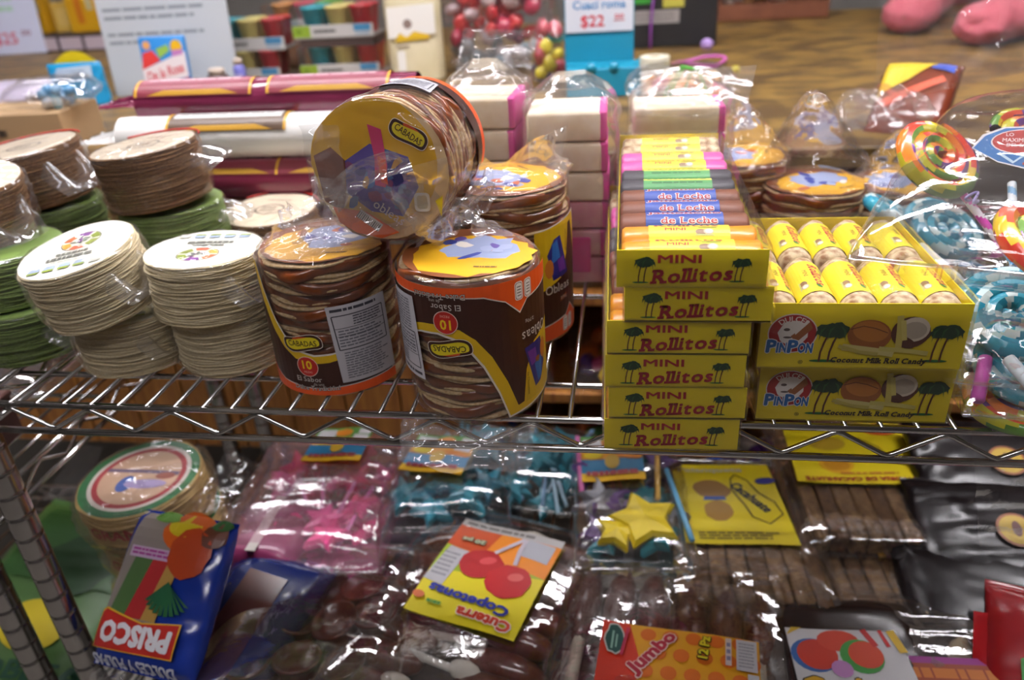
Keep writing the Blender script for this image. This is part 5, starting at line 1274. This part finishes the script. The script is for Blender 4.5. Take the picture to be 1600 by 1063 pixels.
# --- bags of stars
def star(R, r, h, mat, seed=0):
    V = []; F = []; n = 10
    for z, k in ((0, .92), (h * .5, 1.0), (h, .85)):
        for i in range(n):
            q = (R if i % 2 == 0 else r) * k; t_ = PI * i / 5 + PI / 2; V.append((q * math.cos(t_), q * math.sin(t_), z))
    for k in range(2):
        for i in range(n): j = (i + 1) % n; F.append((k * n + i, k * n + j, (k + 1) * n + j, (k + 1) * n + i))
    F.append(tuple(range(n - 1, -1, -1))); V.append((0, 0, h * 1.25)); c = len(V) - 1
    for i in range(n): F.append((2 * n + i, 2 * n + (i + 1) % n, c))
    return MB().add((V, F), mat, False).mesh('star_sweet')
def cartoon_label(w, h):
    a = Art(); a.rect(-w / 2, -h / 2, w / 2, h / 2, '#d2a41c'); a.rect(-w / 2, -h * .32, w / 2, -h * .02, '#1f6f98'); a.rect(-w / 2, -h * .02, w / 2, h * .18, '#c98a1e'); a.rect(-w / 2, h * .18, w / 2, h / 2, '#4a7a34')
    a.poly([(-w * .46, .20 * h), (-w * .14, .22 * h), (-w * .16, .44 * h), (-w * .46, .44 * h)], '#b9b6b8'); a.poly([(w * .2, .10 * h), (w * .46, .08 * h), (w * .46, .26 * h), (w * .2, .28 * h)], '#b9b6b8'); a.poly([(w * .26, .30 * h), (w * .46, .30 * h), (w * .46, .44 * h), (w * .26, .44 * h)], '#b9b6b8'); a.poly(circ(0, .34 * h, w * .16, h * .11, 16, jit=.1, seed=3), '#c9781e')
    a.poly(circ(-w * .3, .06 * h, w * .16, h * .07, 12), '#d8c018'); a.poly(circ(w * .28, .0 * h, w * .2, h * .05, 12, -.2), '#cf7a1a'); a.poly(circ(0, -.10 * h, w * .12, h * .15, 16), '#b8962a'); a.lines(-w * .42, -.42 * h, w * .42, -.26 * h, 1, '#8a3030', .6, 4); a.rect(-w / 2, -h / 2, w / 2, -h * .42, '#d6a81c')
    return a
def star_bag(label, loc, rz, L, W, H, cols, stickc, seed, lab=None, film=FILM, tilt=(0, 0)):
    t = thing('star_sweets_bag', label, 'candy bag', loc, (tilt[0], tilt[1], rz), LOWG); g = random.Random(seed)
    for i in range(26):
        c = g.choice(cols); key = ('star', c)
        if key not in BLOBS: BLOBS[key] = star(.030, .014, .012, M(c, .3, coat=.3))
        link('star_sweet', BLOBS[key], t, (g.uniform(-W * .34, W * .34), g.uniform(-L * .36, L * .36), g.uniform(.012, H * .72)), (g.uniform(-.5, .5), g.uniform(-.5, .5), g.random() * 6))
    for i in range(7):
        x, y, q = g.uniform(-W * .3, W * .3), g.uniform(-L * .25, L * .25), g.uniform(-.5, .5) + PI / 2
        part('stick', tube([(x - .05 * math.cos(q), y - .05 * math.sin(q), H * .55), (x + .05 * math.cos(q), y + .05 * math.sin(q), H * .72)], .0028, 8), M(g.choice(stickc), .35), t)
    part('plastic_bag', pillow(L, W, H, 60, 46, .0034, 20, seed, p=5.0), film, t)
    if lab:
        x, y, w, h, r = lab; tp = pillow_top(L, W, H, 5.0)
        cr, sr = math.cos(r), math.sin(r)
        cartoon_label(w, h).build('printed_label', t, lambda u, v, e: (x + u * cr - v * sr, y + u * sr + v * cr, tp(x, y) + .004 + e + .002 * math.sin(u * 60)), cut=.012, step=.00015)
    return t
star_bag('bag of pink star sweets with pink sticks and cartoon-coloured label', (-.378, .235, ZL + .045), .06, .26, .205, .072, ['#d8307c', '#e0508f', '#cc2468', '#e0609c'], ['#d070b0', '#d890c0'], 401, (.012, .062, .078, .075, -.05), FILM_PINK)
star_bag('bag of turquoise star sweets beside the pink ones', (-.222, .295, ZL + .048), .10, .22, .165, .060, ['#1f7f92', '#2a8ea0', '#1a6f84'], ['#a8c8d0', '#8ab8c8'], 402, (-.012, .002, .084, .080, -.22))
star_bag('second bag of turquoise star sweets behind the cherry label pack', (-.100, .340, ZL + .03), -.1, .17, .13, .060, ['#2a7f8e', '#388a9a'], ['#8ab0d0', '#a8c8d8'], 403)
b = star_bag('bag of mixed star sweets with one big yellow star', (.012, .265, ZL + .052), .05, .24, .140, .050, ['#6a4a8a', '#2a7a84', '#8a8a90'], ['#d070b0', '#6aa8d0', '#d8b850'], 404, (-.022, .045, .078, .095, .03))
link('star_sweet', star(.046, .026, .012, M('#cdb41c', .4)), b, (.012, -.062, .040), (0.1, 0, .3)); link('star_sweet', star(.030, .016, .012, M('#cdb41c', .4)), b, (-.020, -.080, .036), (0.1, 0, 1.0))
for (x0, y0, x1, y1, c) in ((-.066, .10, -.060, -.02, '#d070a8'), (.040, .10, .030, -.03, '#c9a050'), (.046, .03, .062, -.10, '#6aa8cc')): part('stick', tube([(x0, y0, .047), (x1, y1, .050)], .0034, 8), M(c, .35), b)
under('grey sweets bag under the turquoise stars', -.31, -.13, .20, .40, ZL + .046, '#5a5a60', 15); under('plum sweets bag under the pink stars', -.47, -.29, .13, .36, ZL + .044, '#b03a74', 16); under('pale sweets bag under the mixed stars', -.06, .08, .15, .38, ZL + .050, '#7a7468', 17)
# --- peanut bars
BARM = M('#8a6a44', .5, col2='#5a3c22', nscale=110, noise=.5, bump=1.0, coat=.3); BARD = M('#6e4c2c', .5, col2='#46301c', nscale=110, noise=.5, bump=1.0, coat=.3)
def bar_mesh(L, w, h, mat, seed):
    bm = bmesh.new(); bmesh.ops.create_cube(bm, size=1); bmesh.ops.subdivide_edges(bm, edges=bm.edges[:], cuts=5, use_grid_fill=True); g = np.random.RandomState(seed)
    V = [(q.co.x * w + g.normal(0, .0010), q.co.y * L + g.normal(0, .001), (q.co.z + .5) * h + g.normal(0, .0010)) for q in bm.verts]; bm.verts.index_update(); F = [tuple(q.index for q in f.verts) for f in bm.faces]; bm.free()
    return MB().add((V, F), mat).mesh('peanut_bar')
def peanut_pack(label, loc, rz, nbar, L, seed, card, tilt=0.0):
    t = thing('peanut_bar_pack', label, 'peanut bar pack', loc, (tilt, 0, rz), LOWG); W = nbar * .0205
    ms = [bar_mesh(L, .0175, .024, BARM if k != 1 else BARD, seed + k) for k in range(3)]
    for i in range(nbar): link('peanut_bar', ms[i % 3], t, (-W / 2 + (i + .5) * .0205, rnd.uniform(-.003, .003), .002), (0, 0, rnd.uniform(-.02, .02)))
    part('plastic_bag', pillow(L + .04, W + .03, .032, 60, 46, .0016, 26, seed, p=8.0, seal=.04), FILM_TIGHT, t, (0, 0, -.001))
    a, x, y, r = card
    a.build('yellow_card', t, lambda u, v, e: (x + u * math.cos(r) - v * math.sin(r), y + u * math.sin(r) + v * math.cos(r), .0325 + e + .0010 * math.sin(u * 40)), cut=.012, step=.00015)
    return t
Y2 = '#c9b40f'
a1 = Art(); a1.poly([(-.060, -.068), (.068, -.068), (.056, .080), (-.066, .080)], Y2)
a1.poly(circ(-.020, .030, .023, .018, 18, -.3, jit=.05, seed=2), '#8a6428'); a1.poly(circ(-.016, -.010, .017, .019, 18, .2, jit=.05, seed=3), '#95702e'); a1.poly([(-.032, .009), (-.004, .009), (-.006, .016), (-.030, .016)], '#2a4a8a')
a1.band([(.012, .058), (.026, .046), (.036, .022), (.052, .006), (.058, -.016), (.040, -.034), (.022, -.022), (.016, .0), (.004, .030), (.006, .050), (.012, .058)], .0022, '#5a4a10'); a1.text('Cacahuate', .026, .014, .062, .013, '#1c2030', bold=.04, rot=-.95, shear=.15)
a1.poly(circ(.048, .046, .013, .0065, 16, .2), '#2a2a6a'); a1.lines(-.044, -.062, .050, -.048, 3, '#6a5a10', .5, 4); a1.text('Palanqueta', -.018, .066, .080, .010, '#b8b49a', bold=.04)
peanut_pack('peanut bar pack with yellow peanut card beside the mixed stars', (.138, .232, ZL + .044), .03, 8, .235, 501, (a1, -.004, .030, .0))
a2 = Art(); a2.poly([(-.085, -.052), (.078, -.056), (.072, .075), (-.080, .075)], Y2); a2.poly(circ(-.030, -.016, .021, .018, 18, jit=.05, seed=5), '#c8961a'); a2.poly(circ(-.030, -.016, .016, .013, 18), '#b07a14'); a2.poly(circ(-.032, .030, .024, .016, 18), '#a88a20'); a2.band([(.01, .04), (.03, .02), (.04, -.012), (.06, -.02), (.07, .0)], .0024, '#5a4a10'); a2.text('PEPITORIA DE CACAHUATE', -.004, -.0455, .140, .007, '#8a2418', bold=.05, rot=PI + .01); a2.lines(-.03, -.037, .05, -.032, 1, '#9a4a18', .6, 2); a2.poly(circ(.042, .058, .022, .012, 14), '#b0481c')
peanut_pack('peanut bar pack with yellow sun card under the wide yellow boxes', (.304, .320, ZL + .058), .03, 9, .225, 502, (a2, -.004, .030, .0))
a3 = Art(); a3.poly([(-.080, .066), (.082, .070), (.082, .085), (-.084, .085)], Y2); a3.lines(-.07, .074, .07, .078, 1, '#8a2418', .6, 3); a3.rect(.030, .02, .038, .06, '#b8901c')
peanut_pack('peanut bar pack with only a yellow edge showing, before the sun card pack', (.262, .180, ZL + .026), .06, 9, .165, 503, (a3, .0, .0, .0))
peanut_pack('peanut bar pack lying underneath the peanut card pack', (.140, .235, ZL + .001), .0, 8, .225, 504, (Art().rect(-.05, -.05, .05, .05, Y2), 0, 0, 0))
peanut_pack('peanut bar pack lying underneath the sun card pack', (.305, .325, ZL + .001), .0, 9, .215, 505, (Art().rect(-.05, -.05, .05, .05, Y2), 0, 0, 0))
# --- black bags with yellow rounds
for k, (x, y, z, rx) in enumerate(((.455, .330, ZL + .075, .30), (.430, .230, ZL + .055, .30), (.400, .150, ZL + .030, .25))):
    t = thing('black_candy_bag', ('black crinkled candy bag with yellow rounds, rearmost of three', 'black crinkled candy bag with yellow rounds, middle of three', 'black crinkled candy bag with grey lettering, foremost of three')[k], 'candy bag', (x, y, z), (rx, 0, -.05), LOWG)
    part('bag_body', pillow(.15, .20, .045, 56, 40, .0040, 22, 600 + k, p=4.0), M('#171213', .26, spec=.3), t)
    tp = pillow_top(.15, .20, .045, 4.0); a = Art()
    if k < 2:
        for x_ in (.0, .046):
            c_ = Art(); c_.poly(circ(x_, -.004, .021, .021, 22), '#8a4a14'); c_.poly(circ(x_, -.004, .018, .018, 22), '#b8961a'); c_.poly(circ(x_, -.003, .005, .010, 12), '#5a2410')
            c_.build('yellow_round', t, lambda u, v, e: (u, v, tp(u, v) + .004 + e), cut=.012, cutv=.012, step=.00015)
        a.text('Q', .05, -.038, .014, .014, '#8a8488')
    else: a.lines(.01, -.006, .07, .007, 1, '#5c565a', .6, 3)
    a.build('bag_print', t, lambda u, v, e: (u, v, tp(u, v) + .004 + e), cut=.012, cutv=.012, step=.00015)
under('dark bag under the black candy bags', .36, .56, .14, .42, ZL + .035, '#1a1516', 18)
# --- cubes bag with fruit circles label
t = thing('gummy_bag', 'dark bag with white label of red fruit rounds at the front right', 'candy bag', (.222, .045, ZL + .030), (0, 0, .02), LOWG)
part('bag_body', pillow(.20, .165, .040, 50, 40, .0025, 26, 610, p=6.0), M('#2a1d1a', .2, coat=.4), t); tp = pillow_top(.20, .165, .040, 6.0)
part('bag_seal', box((0, .094, .020), (.15, .010, .001)), M('#4a3a34', .3), t, smooth=False)
a = Art(); a.poly([(-.056, -.09), (.058, -.09), (.050, .036), (-.056, .036)], '#c4c2c4'); a.poly(circ(-.034, .004, .022, .020, 20), '#2a5a9a'); a.poly(circ(-.031, .005, .019, .018, 20), '#b8321e'); a.poly(circ(-.008, .022, .020, .013, 16), '#c0402a'); a.poly(circ(.010, .004, .020, .020, 20), '#3a8a3a'); a.poly(circ(.014, .006, .016, .016, 18), '#c2442a')
a.band([(.018, .036), (.026, .016)], .006, '#b02020'); a.band([(.034, .036), (.038, .016)], .004, '#b02020'); a.band([(.044, .036), (.050, .01)], .008, '#c9a420'); a.poly([(-.056, .026), (-.04, .036), (-.05, .036)], '#c9a420'); a.poly(circ(-.012, -.012, .010, .010, 12), '#b07ab0'); a.poly([(.03, -.03), (.056, -.022), (.057, -.05)], '#c9a420')
a.text('Gusbaro', .0, -.036, .104, .024, '#c9981a', bold=.05, outline='#2a2414', ow=.05); a.build('printed_label', t, lambda u, v, e: (u, v, .0435 + e + .0008 * math.sin(u * 50)), cut=.012, step=.00015)
# --- bag with purple header
t = thing('coated_nut_bag', 'clear bag of cream coated nuts with purple edged header', 'candy bag', (.318, .055, ZL + .020), (0, 0, .03), LOWG)
heap(t, ['#b8a27c', '#c4b08c', '#a8906a'], 30, 0, .03, .0, .06, .06, .032, .014, 35); part('plastic_bag', pillow(.22, .165, .046, 50, 40, .004, 26, 612, p=6.0), FILM, t)
a = Art(); a.rect(-.060, -.09, .066, .006, '#8a2a7a'); a.rect(-.054, -.09, .060, -.002, '#8a3a1e'); a.lines(-.048, -.020, .055, -.006, 1, '#b86a2a', .8, 9); a.build('header_print', t, lambda u, v, e: (u, v, .0475 + e), cut=.012, step=.00015)
# --- red rainbow bag
t = thing('rainbow_bag', 'red candy bag with rainbow stripes at the bottom right corner', 'candy bag', (.412, .052, ZL + .045), (.55, .0, -.25), LOWG)
part('bag_body', pillow(.17, .13, .04, 50, 40, .004, 28, 615, p=4.0), M('#8f121a', .25, coat=.4), t); tp = pillow_top(.17, .13, .04, 4.0); a = Art()
for k, c in enumerate(('#3a8a3a', '#1f4a9a', '#2a2a7a', '#6a2a7a', '#a82a4a')): a.poly([(-.04 + k * .016, .01 + .01 * (k % 2)), (-.024 + k * .016, .02), (-.020 + k * .018, -.07), (-.036 + k * .018, -.07)], c)
a.poly([(.010, .030), (.055, .024), (.05, .045), (.015, .05)], '#c4a81c'); a.lines(.016, .033, .048, .042, 1, '#1c1c1c', .7, 3); a.build('bag_print', t, lambda u, v, e: (u, v, tp(u, v) + .003 + e), cut=.010, cutv=.010, step=.00015)
part('bag_corner', surf(lambda u, v: (-.075 + .05 * u, -.01 + .06 * v, .022 + .02 * u), 12, 12, False, .004, 40, 616), M('#a3161e', .25), t)
under('brown sweets bag beneath the front right bags', .15, .40, -.045, .145, ZL + .028, '#2e201c', 19); under('brown sweets bag beneath the chocolate lollies', -.245, .14, -.05, .19, ZL + .034, '#33201a', 20)
# --- neighbour unit: green wafer bag, silver bag
t = thing('green_wafer_bag', 'pale green wafer bag with yellow oval behind the chrome posts', 'wafer bag', (-.752, .135, -.455), (.30, .05, -.15)); part('bag_body', pillow(.34, .22, .05, 50, 44, .003, 20, 620, p=5.0), M('#43662f', .4), t); tp = pillow_top(.34, .22, .05, 5.0)
a = Art(); a.poly([(-.09, .04), (.09, .05), (.08, .15), (-.08, .15)], '#2f5a24'); a.poly(circ(.02, .075, .05, .04, 18, jit=.15, seed=2), '#1c3f1a'); a.poly(circ(.02, -.012, .046, .034, 24), '#b8a414'); a.text('OBLEAS', .062, -.062, .15, .022, '#1f4a34', bold=.04, rot=.14); a.poly([(-.10, -.155), (-.03, -.15), (-.03, -.13), (-.1, -.13)], '#a84a6a'); a.build('bag_print', t, lambda u, v, e: (u, v, tp(u, v) + .0028 + e), cut=.014, cutv=.014, step=.00015)
t = thing('silver_bag', 'silvery crinkled bag on the neighbouring shelf unit', 'candy bag', (-.775, .26, -.139), (0, 0, .2)); part('bag_body', pillow(.20, .18, .05, 50, 40, .008, 26, 621), FILM_SOFT, t); heap(t, ['#8a6a4a', '#6a4a3a', '#a88a9a'], 22, 0, 0, 0, .06, .07, .035, .016, 41)
t = thing('brown_sweets_box', 'brown sweets box on the neighbouring shelf at left edge', 'box', (-.735, .075, -.139), (0, 0, .1)); part('carton', box((0, 0, .025), (.14, .13, .05), .002), M('#4a2a24', .6), t, smooth=False); part('box_lid', box((0, 0, .052), (.144, .134, .008), .002), M('#5a3a34', .5), t, smooth=False)
# --- sweets in the open shelves of the counter
CC = ['#b8222a', '#c9a81c', '#27459a', '#c84a8a', '#3a7a3a', '#c8c0b8', '#c8601e', '#5a2f8a']
k = 0
for (z, lab, nn) in ((CT - .2158, 'top', 3), (CT - .3908, 'middle', 5), (CT - .5508, 'low', 5)):
    for i in range(nn):
        x = -.20 + i * .20 + (.02 if lab == 'top' else 0); k += 1
        where = ('nearest the planks', 'second from the planks', 'third from the planks', 'fourth from the planks', 'farthest from the planks')[i]
        t = thing('mixed_sweets_bag', 'bag of mixed bright sweets on the %s counter board, %s' % (lab, where), 'candy bag', (x, .640, z), (.3 if lab != 'top' else .0, 0, rnd.uniform(-.2, .2)), 'bags of bright sweets inside the counter')
        heap(t, CC, 16, 0, -.01, .004, .07, .05, .045, .018, 700 + k); part('plastic_bag', pillow(.15, .18, .065, 36, 26, .005, 26, 720 + k), FILM, t)
